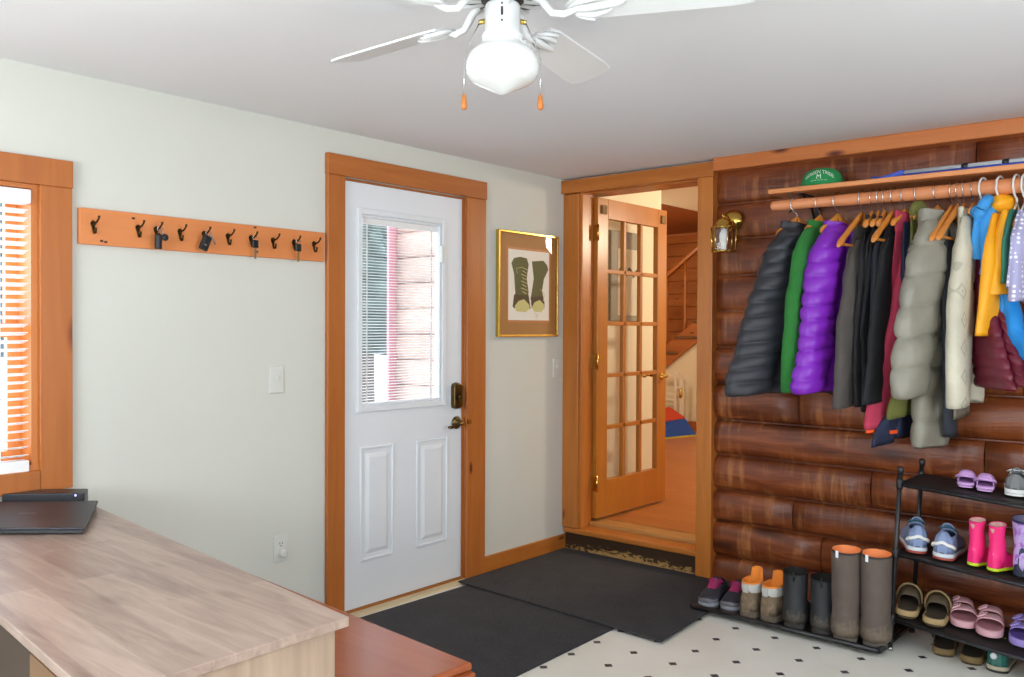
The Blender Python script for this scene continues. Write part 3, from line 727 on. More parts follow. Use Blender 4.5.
# ------------------------------------------------------------------ long pole lying on the shelf
sp = thing('snow_brush', 'long grey pole with flat blue head lying on the shelf', 'snow brush', (1.94, -.265, 2.05))
MB().tube([(.12, 0, .012), (.5, 0, .014), (1.25, 0, .012)], .0125, 10).build('grey_pole', plain('pole_grey', '#aeb2b6', .35), sp)
bl_ = plain('blue_plastic', '#1f45b0', .4)
q = MB(); q.loft([[(x, y*w, z0+z*h_) for y, z in ((-1, 0), (1, 0), (1, 1), (-1, 1))] for x, w, z0, h_ in ((-.01, .018, .004, .006), (.04, .028, -.004, .008), (.09, .024, -.005, .02), (.13, .016, -.005, .034))], smooth=False)
q.build('blue_head', bl_, sp, bevel=.003)
MB().tube([(.13, -.03, -.002), (1.25, -.032, -.002)], .007, 8).build('blue_rail', bl_, sp)
for x in (.365, .52): MB().tube([(x, 0, .0135), (x+.025, 0, .0135)], .0155, 10).build('black_collar', M['black_plastic'], sp)

# ------------------------------------------------------------------ desk
m, nt, b = newmat('greyed_oak_laminate'); M['desk'] = m
rx_ = R(5)
vv = coords(nt, (1, 1, 1), rot=(0, 0, rx_))
br2 = node(nt, 'ShaderNodeTexBrick'); br2.offset = .37; br2.inputs['Scale'].default_value = 1; br2.inputs['Brick Width'].default_value = .85; br2.inputs['Row Height'].default_value = .092
br2.inputs['Mortar Size'].default_value = 0; br2.inputs['Bias'].default_value = 0; br2.inputs['Color1'].default_value = (*lin('#b39c8d'), 1); br2.inputs['Color2'].default_value = (*lin('#80695e'), 1)
nt.links.new(vv, br2.inputs[0])
g1 = noise_t(nt, coords(nt, (1.6, 14, 14), rot=(0, 0, rx_)), 1.8, 6, .62, 1.0)
cc = mixc(nt, .55, br2.outputs[0], ramp(nt, g1, [(.28, lin('#77625a')), (.5, lin('#a08a7d')), (.75, lin('#c0aa9b'))]))
vo = node(nt, 'ShaderNodeTexVoronoi'); vo.inputs['Scale'].default_value = 1.0; nt.links.new(coords(nt, (2.2, 8, 8), loc=(.4, .2, 0)), vo.inputs['Vector'])
cc = mixc(nt, ramp(nt, vo.outputs['Distance'], [(.05, (.6,)*3), (.16, (0, 0, 0))]), cc, lin('#6a5248'))
nt.links.new(cc, b.inputs['Base Color']); b.inputs['Roughness'].default_value = .36; bump(nt, b, g1, .06, .003)
dsk_side = wood('desk_side_oak', '#927a68', '#bca48e', 'z', .45, knots=False)
dsk_edge = wood('desk_edge_oak', '#b8947a', '#caa88c', 'x', .4, knots=False)
dsk_front = wood('desk_drawer_oak', '#6a4c32', '#80603f', 'x', .45, knots=False)
dk_ = thing('desk', 'long greyed-oak desk running out from the window wall', 'desk', (0, 0, 0))
DT = .75
def dpt(u_, v_):            # u along the desk from wall to free end, v from far edge to near edge
    a0 = Vector((.035, -2.968)); a1 = Vector((1.803, -3.157)); b0 = Vector((-.0+.028, -3.52)); b1 = Vector((1.812, -3.702))
    return (a0*(1-u_)+a1*u_)*(1-v_)+(b0*(1-u_)+b1*u_)*v_
def dpoly(q, u0, u1, v0, v1, z0, z1):
    P = [dpt(u0, v1), dpt(u1, v1), dpt(u1, v0), dpt(u0, v0)]; q.poly([(p.x, p.y) for p in P], z0, z1)
us = .405
q = MB(); dpoly(q, us+.0006, 1, 0, 1, DT-.021, DT); q.build('worktop', M['desk'], dk_, bevel=.0025)
q = MB(); dpoly(q, 0, us-.0006, 0, 1, DT-.021, DT); q.build('return_top', M['desk'], dk_, bevel=.0025)
for u0, u1 in ((.965, .981), (.0, .014), (us-.01, us+.012), (.762, .772)):
    q = MB(); dpoly(q, u0, u1, .03, .96, 0, DT-.021); q.build('side_panel', dsk_side, dk_)
q = MB(); dpoly(q, .014, .965, .03, .05, .1, DT-.021); q.build('back_panel', dsk_side, dk_)
for k_, (z0, z1) in enumerate(((.53, .715), (.30, .52), (.06, .29))):
    q = MB(); dpoly(q, .778, .960, .955, .985, z0, z1); dr = q.build('drawer', dsk_front, dk_, bevel=.003)
    c = dpt(.868, .985); q = MB()
    for i in range(7): pass
    q.tube([(c.x-.045, c.y+.004, (z0+z1)/2), (c.x-.04, c.y-.022, (z0+z1)/2+.004), (c.x+.04, c.y-.026, (z0+z1)/2+.004), (c.x+.045, c.y, (z0+z1)/2)], .007, 8)
    q.build('pull', M['black_metal'], dr)
q = MB(); dpoly(q, us+.012, .762, .93, .95, .06, .70); q.build('cabinet_door', plain('cabinet_dark', '#3c2c20', .6), dk_, bevel=.003)

# laptop
lt = thing('laptop', 'closed dark laptop lying on the desk near the window', 'laptop', (0, 0, DT))
def quad(q, P, z0, z1, zt=None):
    q.hexa([(x, y, z0) for x, y in P], [(x, y, z1 if zt is None else zt[i]) for i, (x, y) in enumerate(P)])
LP = [(.322, -3.486), (.634, -3.202), (.290, -3.006), (-.0+.03, -3.27)]
ctr = (sum(p[0] for p in LP)/4, sum(p[1] for p in LP)/4)
LPs = [((x-ctr[0])*.97+ctr[0], (y-ctr[1])*.97+ctr[1]) for x, y in LP]
lid = plain('laptop_lid', '#2c2c34', .42, .3)
lp_base = M['black_plastic']
q = MB(); quad(q, LPs, .002, .014); q.build('base', lp_base, lt, bevel=.003)
q = MB(); q.hexa([(x, y, z) for (x, y), z in zip(LP, (.0145, .0145, .021, .021))], [(x, y, z) for (x, y), z in zip(LP, (.022, .022, .030, .030))]); q.build('lid', lid, lt, bevel=.004)
q = MB(); e0, e1 = Vector(LP[2]), Vector(LP[3]); d_ = (e1-e0)
q.tube([(*(e0+d_*.02), .016), (*(e0+d_*.22), .016)], .008, 10).tube([(*(e0+d_*.78), .016), (*(e0+d_*.98), .016)], .008, 10); q.build('hinge', lp_base, lt)
q = MB()
for (x, y) in LPs: q.lathe([(.006, 0), (.006, .002)], (ctr[0]+(x-ctr[0])*.9, ctr[1]+(y-ctr[1])*.9, 0), 8)
q.build('rubber_feet', lp_base, lt)
# lid badge: small oval outline with a word
bc = Vector(((LP[0][0]+LP[1][0]+LP[2][0]+LP[3][0])/4, (LP[0][1]+LP[1][1]+LP[2][1]+LP[3][1])/4))
ux = (Vector(LP[1])-Vector(LP[0])).normalized(); uy = (Vector(LP[2])-Vector(LP[1])).normalized()
def onlid(a, c, h_=0): p = bc+ux*a+uy*c; return (p.x, p.y, .0262+.0205*c+h_)
me = text_mesh('ASUS', .024)
for v in me.vertices: v.co = Vector(onlid(v.co.x, v.co.y-.008, .0012+v.co.z*.3))
o = bpy.data.objects.new('badge', me); COL.objects.link(o); me.materials.append(plain('badge_grey', '#7a7a84', .3, .8)); o.parent = lt

# device behind the laptop
dv = thing('docking_station', 'flat black docking device with a small blue light behind the laptop', 'electronics', (0, 0, DT))
DP = [(-.0+.028, -3.215), (.215, -3.02), (.142, -2.974), (.026, -3.09)]
q = MB(); quad(q, DP, .003, .048); q.build('body', plain('dock_grey_black', '#24252a', .35, .3), dv, bevel=.004)
f0, f1 = Vector(DP[0]), Vector(DP[1]); fn = Vector((.72, -.69)).normalized()
def onf(t, z, d=.001): p = f0+(f1-f0)*t+fn*d; return (p.x, p.y, z)
def fbox(q, t0, t1, z0, z1, d0=-.002, d1=.0015): q.hexa([onf(t0, z0, d0), onf(t0, z0, d1), onf(t1, z0, d1), onf(t1, z0, d0)], [onf(t0, z1, d0), onf(t0, z1, d1), onf(t1, z1, d1), onf(t1, z1, d0)])
q = MB(); fbox(q, .78, .97, .008, .026); q.build('slot', M['black_plastic'], dv)
q = MB(); fbox(q, .55, .76, .006, .02); q.build('paper_label', plain('label_white', '#d8d8d8', .6), dv)
m, nt, b = newmat('blue_led'); b.inputs['Emission Color'].default_value = (.3, .25, 1, 1); b.inputs['Emission Strength'].default_value = 2
q = MB(); fbox(q, .885, .905, .037, .043); q.build('power_light', m, dv)
q = MB()
for x, y in DP: q.lathe([(.007, 0), (.007, .003)], (.1+(x-.1)*.85, -3.07+(y+3.07)*.85, 0), 8)
q.build('feet', M['black_plastic'], dv)
# desk edge trim strips (lighter edge of the top)

# ------------------------------------------------------------------ bench
bn = thing('bench', 'low reddish-brown wooden bench standing beyond the desk', 'bench', (0, 0, 0))
bw = wood('bench_wood', '#8c4526', '#ab5d36', 'x', .22, knots=False)
def rot_pts(pts, c, a): return [(c[0]+(x-c[0])*cos(a)-(y-c[1])*sin(a), c[1]+(x-c[0])*sin(a)+(y-c[1])*cos(a)) for x, y in pts]
BC = (1.643, -2.597); ba = R(-4.5)
def bpoly(q, x0, x1, y0, y1, z0, z1): q.poly(rot_pts([(x0, y0), (x1, y0), (x1, y1), (x0, y1)], BC, ba), z0, z1)
q = MB(); bpoly(q, .42, 1.643, -2.96, -2.597, .428, .45); q.build('seat', bw, bn, bevel=.006, seg=3)
q = MB(); bpoly(q, .44, 1.66, -2.975, -2.60, .415, .428); q.build('seat_lip', bw, bn, bevel=.004)
q = MB(); bpoly(q, .50, 1.57, -2.64, -2.62, .33, .415); bpoly(q, .50, 1.57, -2.94, -2.92, .33, .415); bpoly(q, 1.57, 1.59, -2.92, -2.64, .33, .415); q.build('apron', bw, bn)
for x in (.50, 1.56):
    for y in (-2.94, -2.66):
        q = MB(); bpoly(q, x, x+.045, y, y+.045, 0.009 if x < 1.1 and y > -3 else 0.0, .415); q.build('leg', bw, bn, bevel=.004)
# ------------------------------------------------------------------ hangers
RODZ, RODY = 1.963, -.28
def arm_z(s): return -.076-.135*(min(abs(s), .23)/.21)**1.15
def make_hanger(kind, x, yw, label, half=.21):
    t = thing('wooden_hanger' if kind == 'wood' else 'plastic_hanger', label, 'hanger', (x, RODY, RODZ), -R(yw), 'hangers on the clothes rod')
    hook = [(0, .036*cos(a), .004+.036*sin(a)) for a in [R(200-25*i) for i in range(10)]]   # over the rod
    if kind == 'wood':
        pts = [(0, .036*cos(a), .004+.036*sin(a)) for a in [R(-25+23*i) for i in range(9)]]+[(0, -.034, -.014), (0, -.015, -.034), (0, 0, -.045), (0, 0, -.065)]
        MB().tube(pts, .0024, 6).build('hook', M['steel'], t)
        for sg in (1, -1):
            rings = []
            for i in range(13):
                s = half*i/12; z = arm_z(s); h = .026*(1-.55*(i/12)**.6)+.004*(i > 9); th = .009+.006*(i/12)
                if i == 12: h *= .6; th *= .6
                rings.append([(th*cos(a), -sg*s, z-.003+h*sin(a)) for a in [2*pi*k/12 for k in range(12)]])
            MB().loft(rings).build('arm', M['hanger'], t)
        zb = arm_z(half)+.004
        MB().box(-.006, .006, -half*.8, half*.8, zb-.005, zb+.005).build('bar', M['hanger'], t)
    else:
        pts = [(0, .038*cos(a), .004+.038*sin(a)) for a in [R(-35+22*i) for i in range(10)]]+[(0, -.04, -.015), (0, -.018, -.045), (0, 0, -.055), (0, 0, -.07)]
        MB().tube(pts, .0045, 8).build('hook', M['white_plastic'], t)
        MB().tube([(0, half, -.15), (0, half*.9, -.13), (0, 0, -.07), (0, -half*.9, -.13), (0, -half, -.15), (0, 0, -.155), (0, half, -.15)], .004, 8).build('frame', M['white_plastic'], t)
    return t

# ------------------------------------------------------------------ garments
def sgn(v): return -1 if v < 0 else 1
def lerp_tab(tab, z):
    """tab: rows (z, a, b, ...) with z descending"""
    if z >= tab[0][0]: return tab[0][1:]
    for r0, r1 in zip(tab, tab[1:]):
        if z >= r1[0]:
            t = (r0[0]-z)/(r0[0]-r1[0]); t = t*t*(3-2*t)*.5+t*.5
            return tuple(a+(b-a)*t for a, b in zip(r0[1:], r1[1:]))
    return tab[-1][1:]
def fabric(name, hexc, rough=.85, pattern=None, bmp=.25, bscale=120, sheen=0):
    m, nt, b = newmat(name); c = lin(hexc)
    v = coords(nt); n = noise_t(nt, v, 6, 4)
    col = ramp(nt, n, [(.3, tuple(x*.85 for x in c)), (.7, tuple(min(1, x*1.12) for x in c))])
    h = noise_t(nt, v, bscale, 3)
    if pattern:
        sep = node(nt, 'ShaderNodeSeparateXYZ'); nt.links.new(v, sep.inputs[0])
        if pattern == 'dots':
            vo = node(nt, 'ShaderNodeTexVoronoi'); vo.inputs['Scale'].default_value = 1; vo.inputs['Randomness'].default_value = .25
            nt.links.new(coords(nt, (45, 52, 52)), vo.inputs['Vector'])
            col = mixc(nt, ramp(nt, vo.outputs['Distance'], [(.30, (1, 1, 1)), (.36, (0, 0, 0))]), col, lin('#e8e6f0'))
        if pattern == 'diamonds':
            dz_ = mth('SUBTRACT', mth('FRACT', mth('ADD', mth('DIVIDE', sep.outputs[2], .115), 10.3)), .5)
            dy_ = mth('DIVIDE', mth('SUBTRACT', sep.outputs[1], -.195), .085)
            s_ = mth('ADD', mth('ABSOLUTE', dz_), mth('ABSOLUTE', dy_))
            ln = mth('LESS_THAN', mth('ABSOLUTE', mth('SUBTRACT', s_, .27)), .06); ln2 = mth('LESS_THAN', s_, .08)
            k = mth('MAXIMUM', ln, ln2)
            col = mixc(nt, mth('MULTIPLY', k, .45), col, lin('#8c8874'))
        if pattern == 'stripes':
            k = mth('LESS_THAN', mth('FRACT', mth('DIVIDE', sep.outputs[2], .03)), .5)
            col = mixc(nt, k, col, lin('#5a2a44'))
    nt.links.new(col, b.inputs['Base Color']); b.inputs['Roughness'].default_value = rough
    if sheen: b.inputs['Sheen Weight'].default_value = sheen; b.inputs['Sheen Roughness'].default_value = .4
    bump(nt, b, h, bmp, .003)
    return m

def make_garment(name, label, cat, x, yw, top, S, drop, hem, A, B, mat, sleeve=None, T=.04, noff=.02, quilt=None, squilt=None,
                 collar=None, hood=None, wr=.010, far=True, ln=.0, hemmat=None, cuffmat=None, zipper=None, seed=0, off=0.0, hemtilt=0, edge=None, body=True):
    t = thing(name, label, cat, (x, RODY, RODZ), -R(yw), 'coats and jackets on the clothes rod')
    def zl(z): return z-RODZ
    zs = top-drop
    def q_(z, qq): return 1.0 if not qq else (1+qq[1]*(abs(sin(pi*(z-hem)/qq[0]))**.42-.75))
    q = MB(); rings = []
    N = 120 if quilt else 34; nr = 40
    if body:
        for i in range(N+1):
            z = top-(top-hem)*(i/N)**1.15
            if z > zs: a = .06+(S-.06)*((top-z)/drop)**.9
            else: a = S+(A-S)*((zs-z)/(zs-hem))**.8
            k = min(1, (top-z)/.28); bb = B*(.5+.5*k*k*(3-2*k)); kq = q_(z, quilt)
            ring = []
            for j in range(nr):
                th = 2*pi*j/nr; c, s_ = cos(th), sin(th)
                sa = a*(1+.25*(kq-1))*sgn(c)*abs(c)**.75; n_ = bb*kq*sgn(s_)*abs(s_)**.8
                w = noise.noise(Vector((sa*7+seed*3.1, z*2.2+seed, th*.3)))*wr*min(1, (top-z)/.12)*2
                w += noise.noise(Vector((sa*22+seed, z*9, seed)))*wr*.35*(1 if not quilt else 1.2)
                sa = sa*.8 if sa < 0 and edge is None else sa+(a+edge if edge is not None else 0)
                ring.append((n_+w+ln*(top-z), -(sa+off), zl(z)+hemtilt*sa*(i/N)))
            rings.append(ring)
        # fold the hem in
        rings.append([((p[0])*.8, p[1]*.97, p[2]+.012) for p in rings[-1]])
        q.loft(rings, cap0=True, cap1=True)
        q.build('body', mat, t)
    if sleeve:
        for sg in ((1, -1) if far else (1,)):
            q = MB(); rings = []; tab = [(z, a, b_) for a, b_, z in sleeve]
            z0, z1 = tab[0][0], tab[-1][0]; Ns = 130 if squilt else 36
            for i in range(Ns+1):
                z = z0+(z1-z0)*i/Ns; so, si = lerp_tab(tab, z); c0 = (so+si)/2; w0 = max(.004, (so-si)/2)
                kq = 1.0 if not squilt else (1+squilt[1]*(abs(sin(pi*(z-z1)/squilt[0]))**.42-.75))
                Tk = T*(.4+.6*min(1, i/6.))
                if i == Ns: w0 *= .97; Tk *= .95
                ring = []
                for j in range(24):
                    th = 2*pi*j/24; c, s_ = cos(th), sin(th)
                    sa = c0+w0*(1+.35*(kq-1))*sgn(c)*abs(c)**.8; n_ = noff+Tk*kq*sgn(s_)*abs(s_)**.85
                    zz = z+(-.10*(sa-c0) if i > 3 else 0)
                    if squilt: n_ += (1-abs(sin(pi*(z-z1)/squilt[0])))**3*noise.noise(Vector((sa*45, z*20, seed)))*.012
                    n_ += noise.noise(Vector((sa*9+seed*1.7, z*4+seed, 2)))*wr*1.6+noise.noise(Vector((sa*24, z*14+seed, 5)))*wr*.5
                    ring.append((n_, -sa-off if sg > 0 else min(.19, sa*.62)-off, zl(zz)))
                rings.append(ring)
            cx = sum(p[0] for p in rings[-1])/24; cy = sum(p[1] for p in rings[-1])/24
            rings.append([(cx+(p[0]-cx)*.8, cy+(p[1]-cy)*.86, p[2]+.004) for p in rings[-1]])
            rings.append([(cx+(p[0]-cx)*.75, cy+(p[1]-cy)*.82, p[2]+.05) for p in rings[-1]])
            q.loft(rings, cap0=True, cap1=True)
            sl_ = q.build('sleeve', mat, t)
            if cuffmat:
                e = rings[Ns]; cq = MB(); k0 = rings[Ns-2]
                cq.loft([[(cx+(p[0]-cx)*f_, cy+(p[1]-cy)*f_, p[2]+dz_) for p in e] for f_, dz_ in ((1.03, .028), (1.04, .0), (.9, -.003), (.85, .02))], cap0=False, cap1=True)
                cq.build('cuff', cuffmat, sl_)
    if collar:
        hgt, cr, cw = collar; q = MB(); rings = []
        for f_, dz_ in ((1.0, -.05), (1.02, 0), (.98, hgt*.6), (1.0, hgt), (.86, hgt), (.82, hgt*.4), (.8, -.03)):
            rings.append([(cw*f_*sin(2*pi*j/28)+.006*sin(j*1.3)*(dz_ > 0), -(cr*f_*cos(2*pi*j/28)+off), zl(top)+dz_+.012*cos(2*pi*j/28)*(dz_ > 0)) for j in range(28)])
        q.loft(rings, cap0=False, cap1=False); q.build('collar', mat, t)
    if hood:
        hs, hz, ha, hn, hh = hood; q = MB(); rings = []
        for i in range(13):
            ph = -pi/2+pi*i/12
            rings.append([(hn*max(.05, cos(ph))*sin(2*pi*j/24)*(1+.25*noise.noise(Vector((j*.5, i*.5, seed)))), -(hs+ha*max(.05, cos(ph))*cos(2*pi*j/24)*(1+.2*noise.noise(Vector((j*.4, i*.6, seed+9))))), zl(hz)+hh*sin(ph)) for j in range(24)])
        q.loft(rings); q.build('hood', mat, t)
    if zipper:
        zc, s0, z0_, z1_ = zipper
        pts = [(B*1.02*.9+noff*.0, -(s0+off), zl(z0_+(z1_-z0_)*i/10)) for i in range(11)]
        MB().tube(pts, .004, 6).build('zipper', zc, t)
    if hemmat:
        pass
    return t

zp = plain('zip_dark', '#222226', .4)
F = {}
F['black_puffer'] = fabric('black_puffer_nylon', '#2a2c33', .5, bmp=.12)
F['green_fleece'] = fabric('green_fleece', '#2a7430', .95, bmp=.5, bscale=200)
F['purple_puffer'] = fabric('purple_puffer_nylon', '#8025b8', .42, bmp=.12)
F['brown_wool'] = fabric('grey_brown_wool', '#4f4a46', .95, bmp=.5, bscale=200)
F['black'] = fabric('black_softshell', '#141418', .8)
F['black2'] = fabric('black_cotton', '#101115', .9)
F['navyblack'] = fabric('dark_navy_wool', '#1d2029', .9)
F['red'] = fabric('raspberry_fleece', '#b23450', .85)
F['orange'] = plain('orange_lining', '#f0531a', .6)
F['olive'] = fabric('olive_canvas', '#66682f', .85)
F['navy'] = fabric('navy_shell', '#1c2440', .7)
F['grey_down'] = fabric('stone_down_nylon', '#8b877a', .42, bmp=.15, bscale=40)
F['char'] = fabric('charcoal_fleece', '#33363e', .95)
F['cream'] = fabric('cream_knit', '#c9c4b0', .95, pattern='diamonds', bmp=.8, bscale=160)
F['maroon'] = fabric('maroon_down_nylon', '#65182c', .4, bmp=.12)
F['sky'] = fabric('sky_blue_fleece', '#3f97dc', .95, bmp=.5, bscale=160)
F['cyan'] = fabric('bright_blue_shell', '#1c86d4', .5)
F['yellow'] = fabric('yellow_raincoat', '#f5a718', .5)
F['teal'] = fabric('teal_fleece', '#2f6b58', .9)
F['lav'] = fabric('lavender_dotted_cotton', '#a9a6cc', .8, pattern='dots')
F['tan'] = fabric('taupe_cotton', '#857c6c', .9)
F['plum'] = fabric('plum_knit', '#3f1a26', .9)
G = make_garment
QP = (.062, .24)

G('puffer_jacket', 'black quilted puffer jacket at the left end of the clothes rod', 'jacket', 1.589, 33, 1.855, .19, .14, 1.068, .22, .048, F['black_puffer'],
  [(.10, .0, 1.845), (.135, .0, 1.81), (.175, .01, 1.755), (.222, .045, 1.64), (.28, .068, 1.5), (.335, .10, 1.3), (.392, .15, 1.13), (.388, .17, 1.065)], .058, .035, QP, QP, (.018, .085, .035), zipper=(zp, -.02, 1.82, 1.08), seed=1)
G('fleece_jacket', 'plain green fleece jacket between the black and the purple puffers', 'jacket', 1.70, 17, 1.855, .185, .13, 1.083, .235, .032, F['green_fleece'],
  [(.10, .0, 1.842), (.135, .02, 1.81), (.185, .06, 1.745), (.225, .10, 1.62), (.255, .13, 1.5), (.262, .15, 1.25), (.258, .155, 1.085)], .034, .018, None, None, (.012, .08, .03), seed=2)
G('puffer_jacket', 'bright purple quilted puffer jacket beside the green fleece', 'jacket', 1.784, 20, 1.850, .19, .15, 1.088, .20, .046, F['purple_puffer'],
  [(.10, .0, 1.842), (.145, .005, 1.80), (.19, .02, 1.73), (.228, .05, 1.6), (.255, .068, 1.45), (.275, .08, 1.3), (.312, .13, 1.12), (.30, .15, 1.085)], .052, .034, (.068, .28), (.066, .30), (.006, .082, .044), zipper=(zp, -.03, 1.84, 1.1), seed=3)
G('wool_coat', 'grey-brown wool coat under a hanger with its arm showing', 'coat', 1.893, 6, 1.815, .13, .11, 1.035, .20, .022, F['brown_wool'],
  [(.08, .0, 1.77), (.13, .01, 1.70), (.18, .03, 1.58), (.232, .045, 1.41), (.262, .045, 1.2), (.282, .05, 1.035)], .034, .016, None, None, (.012, .07, .02), seed=4)
G('softshell_jacket', 'black softshell jacket just right of the grey-brown wool coat', 'jacket', 1.938, 0, 1.85, .15, .14, 1.03, .19, .012, F['black'],
  [(.10, .02, 1.78), (.16, .04, 1.68), (.2, .06, 1.4), (.215, .08, 1.04)], .016, .006, None, None, (.02, .07, .012), seed=5)
G('cotton_jacket', 'black cotton jacket, second of the three thin black jackets', 'jacket', 1.968, 0, 1.85, .15, .14, 1.01, .19, .010, F['black2'],
  [(.10, .02, 1.78), (.16, .04, 1.68), (.20, .06, 1.4), (.21, .08, 1.02)], .013, .004, None, None, (.02, .07, .01), seed=6)
G('dark_jacket', 'dark navy jacket, third of the three thin dark jackets', 'jacket', 1.995, 0, 1.84, .15, .14, 1.06, .19, .010, F['navyblack'],
  [(.10, .02, 1.78), (.16, .04, 1.68), (.20, .06, 1.4), (.22, .08, 1.07)], .013, .004, None, None, (.02, .07, .01), seed=7)
G('black_coat', 'black coat whose hanger arm sticks out left of the raspberry fleece', 'coat', 2.032, 6, 1.83, .14, .13, 1.03, .2, .014, F['black'],
  [(.09, .0, 1.78), (.14, .01, 1.70), (.20, .03, 1.5), (.25, .06, 1.3), (.295, .10, 1.06)], .024, .010, None, None, (.02, .06, .016), seed=8)
G('fleece_jacket', 'long-sleeved raspberry red fleece with an orange cuff lining', 'jacket', 2.083, 20, 1.85, .08, .16, 1.1, .12, .014, F['red'],
  [(.0, -.04, 1.80), (.04, -.02, 1.68), (.10, .02, 1.5), (.168, .05, 1.3), (.235, .09, 1.1), (.278, .13, .965), (.275, .14, .95)], .024, .014, None, None, (.03, .07, .016), cuffmat=None, seed=9)
G('shell_jacket', 'navy shell jacket with an orange patch hanging lower behind the raspberry sleeve', 'jacket', 2.108, 15, 1.84, .06, .15, .90, .12, .012, F['navy'],
  [(.0, -.04, 1.78), (.01, -.04, 1.68), (.03, -.02, 1.4), (.13, .05, 1.1), (.285, .12, .895), (.29, .13, .88)], .016, .006, None, None, None, seed=10)
G('canvas_jacket', 'olive hooded canvas jacket squeezed in beside the stone grey down coat', 'jacket', 2.137, 15, 1.86, .06, .16, 1.0, .10, .014, F['olive'],
  [(.03, -.02, 1.80), (.05, -.01, 1.70), (.065, .0, 1.5), (.14, .04, 1.2), (.232, .10, 1.01), (.232, .10, .995)], .020, .008, None, None, None, hood=(.0, 1.885, .055, .03, .05), seed=11)
G('down_coat', 'stone grey long quilted down coat, bulkiest on the rod', 'coat', 2.214, 18, 1.862, .17, .16, .865, .118, .055, F['grey_down'],
  [(.13, -.02, 1.83), (.175, -.02, 1.76), (.23, .0, 1.66), (.262, .015, 1.54), (.295, .05, 1.38), (.318, .10, 1.22), (.32, .125, 1.11), (.31, .13, 1.09)], .048, .044, (.115, .34), (.128, .36), (.012, .085, .05), zipper=(zp, -.06, 1.84, .9), wr=.016, off=.025, seed=12)
G('fleece_jacket', 'charcoal fleece jacket in the gap between the down coat and the cream cardigan', 'jacket', 2.272, 6, 1.80, .14, .12, .915, .05, .014, F['char'],
  [(.09, .0, 1.76), (.14, .01, 1.68), (.12, .0, 1.4), (.06, -.06, 1.1)], .016, .008, None, None, None, seed=13)
G('cotton_jacket', 'taupe cotton jacket with its hem showing below the maroon puffer', 'jacket', 2.296, -4, 1.80, .13, .12, .99, .17, .010, F['tan'],
  [(.09, .0, 1.76), (.13, .01, 1.68), (.13, .02, 1.4), (.12, .0, 1.1)], .012, .004, None, None, None, off=-.12, seed=14)
G('cardigan', 'cream knit cardigan with a column of diamond motifs down its sleeve', 'cardigan', 2.318, 0, 1.845, .15, .15, 1.14, .16, .014, F['cream'],
  [(.08, -.10, 1.845), (.115, -.11, 1.80), (.16, -.10, 1.70), (.215, -.03, 1.56), (.244, -.0, 1.45), (.245, .03, 1.25), (.242, .055, 1.06)], .040, .018, None, None, (.03, .06, .02), wr=.006, seed=15)
G('knit_sweater', 'plum knit sweater showing between the cardigan and the sky blue fleece', 'sweater', 2.352, 0, 1.80, .12, .12, 1.35, .14, .012, F['plum'],
  [(.05, -.06, 1.76), (.08, -.05, 1.68), (.10, -.02, 1.5), (.09, .0, 1.4)], .016, .006, None, None, None, seed=16)
G('puffer_jacket', 'maroon narrow-baffled puffer jacket hanging below the yellow raincoat', 'jacket', 2.372, -38, 1.76, .03, .22, 1.135, .17, .026, F['maroon'],
  [(.04, -.02, 1.72), (.06, -.01, 1.62), (.12, .02, 1.5), (.20, .08, 1.36), (.29, .17, 1.25), (.37, .26, 1.17), (.375, .28, 1.155)], .028, .034, (.042, .30), (.042, .30), None, edge=-.01, seed=17)
G('fleece_jacket', 'small sky blue hooded fleece with an open cuff, on a white plastic hanger', 'jacket', 2.392, 14, 1.86, .09, .10, 1.66, .08, .03, F['sky'],
  [(.05, -.03, 1.88), (.07, -.04, 1.80), (.072, -.045, 1.75), (.068, -.07, 1.64), (.085, -.085, 1.605)], .042, .04, None, None, None, hood=(.02, 1.862, .05, .04, .03), far=False, seed=18)
G('shell_jacket', 'small bright blue shell jacket whose sleeve shows under the yellow raincoat', 'jacket', 2.405, -40, 1.80, .10, .10, 1.42, .13, .02, F['cyan'],
  [(.06, -.02, 1.74), (.10, .0, 1.66), (.14, .05, 1.5), (.20, .09, 1.38), (.30, .13, 1.29), (.33, .17, 1.255)], .035, .03, None, None, None, far=False, seed=19)
G('raincoat', 'yellow hooded raincoat on a white plastic hanger', 'raincoat', 2.455, 12, 1.85, .12, .11, 1.345, .2, .03, F['yellow'],
  [(.06, -.08, 1.86), (.09, -.09, 1.78), (.115, -.09, 1.65), (.13, -.105, 1.60), (.146, -.11, 1.535), (.148, -.105, 1.522)], .040, .034, None, None, None, hood=(-.02, 1.89, .07, .05, .045), far=False, seed=20)
G('fleece_vest', 'teal fleece vest between the yellow raincoat and the dotted top', 'vest', 2.515, 10, 1.86, .13, .12, 1.555, .15, .018, F['teal'], None, seed=21)
G('dotted_top', 'lavender top with white polka dots at the right end of the rod', 'top', 2.545, 10, 1.855, .14, .13, 1.50, .17, .022, F['lav'],
  [(.08, -.02, 1.84), (.14, -.02, 1.74), (.165, .0, 1.6), (.172, .02, 1.49)], .03, .02, None, None, None, hemtilt=.25, seed=22)

sk_ = [o for o in COL.objects if o.get('label', '').startswith('small sky blue')][0]
q = MB(); q.tube([(.028+.018*sin(2*pi*i/20*2), -.025-.046*cos(2*pi*i/20), 1.868-RODZ+.044*sin(2*pi*i/20)+.006*sin(6*pi*i/20)) for i in range(21)], [.021+.004*sin(i*1.7) for i in range(20)]+[.021], 12)
q.build('hood_roll', F['sky'], sk_)
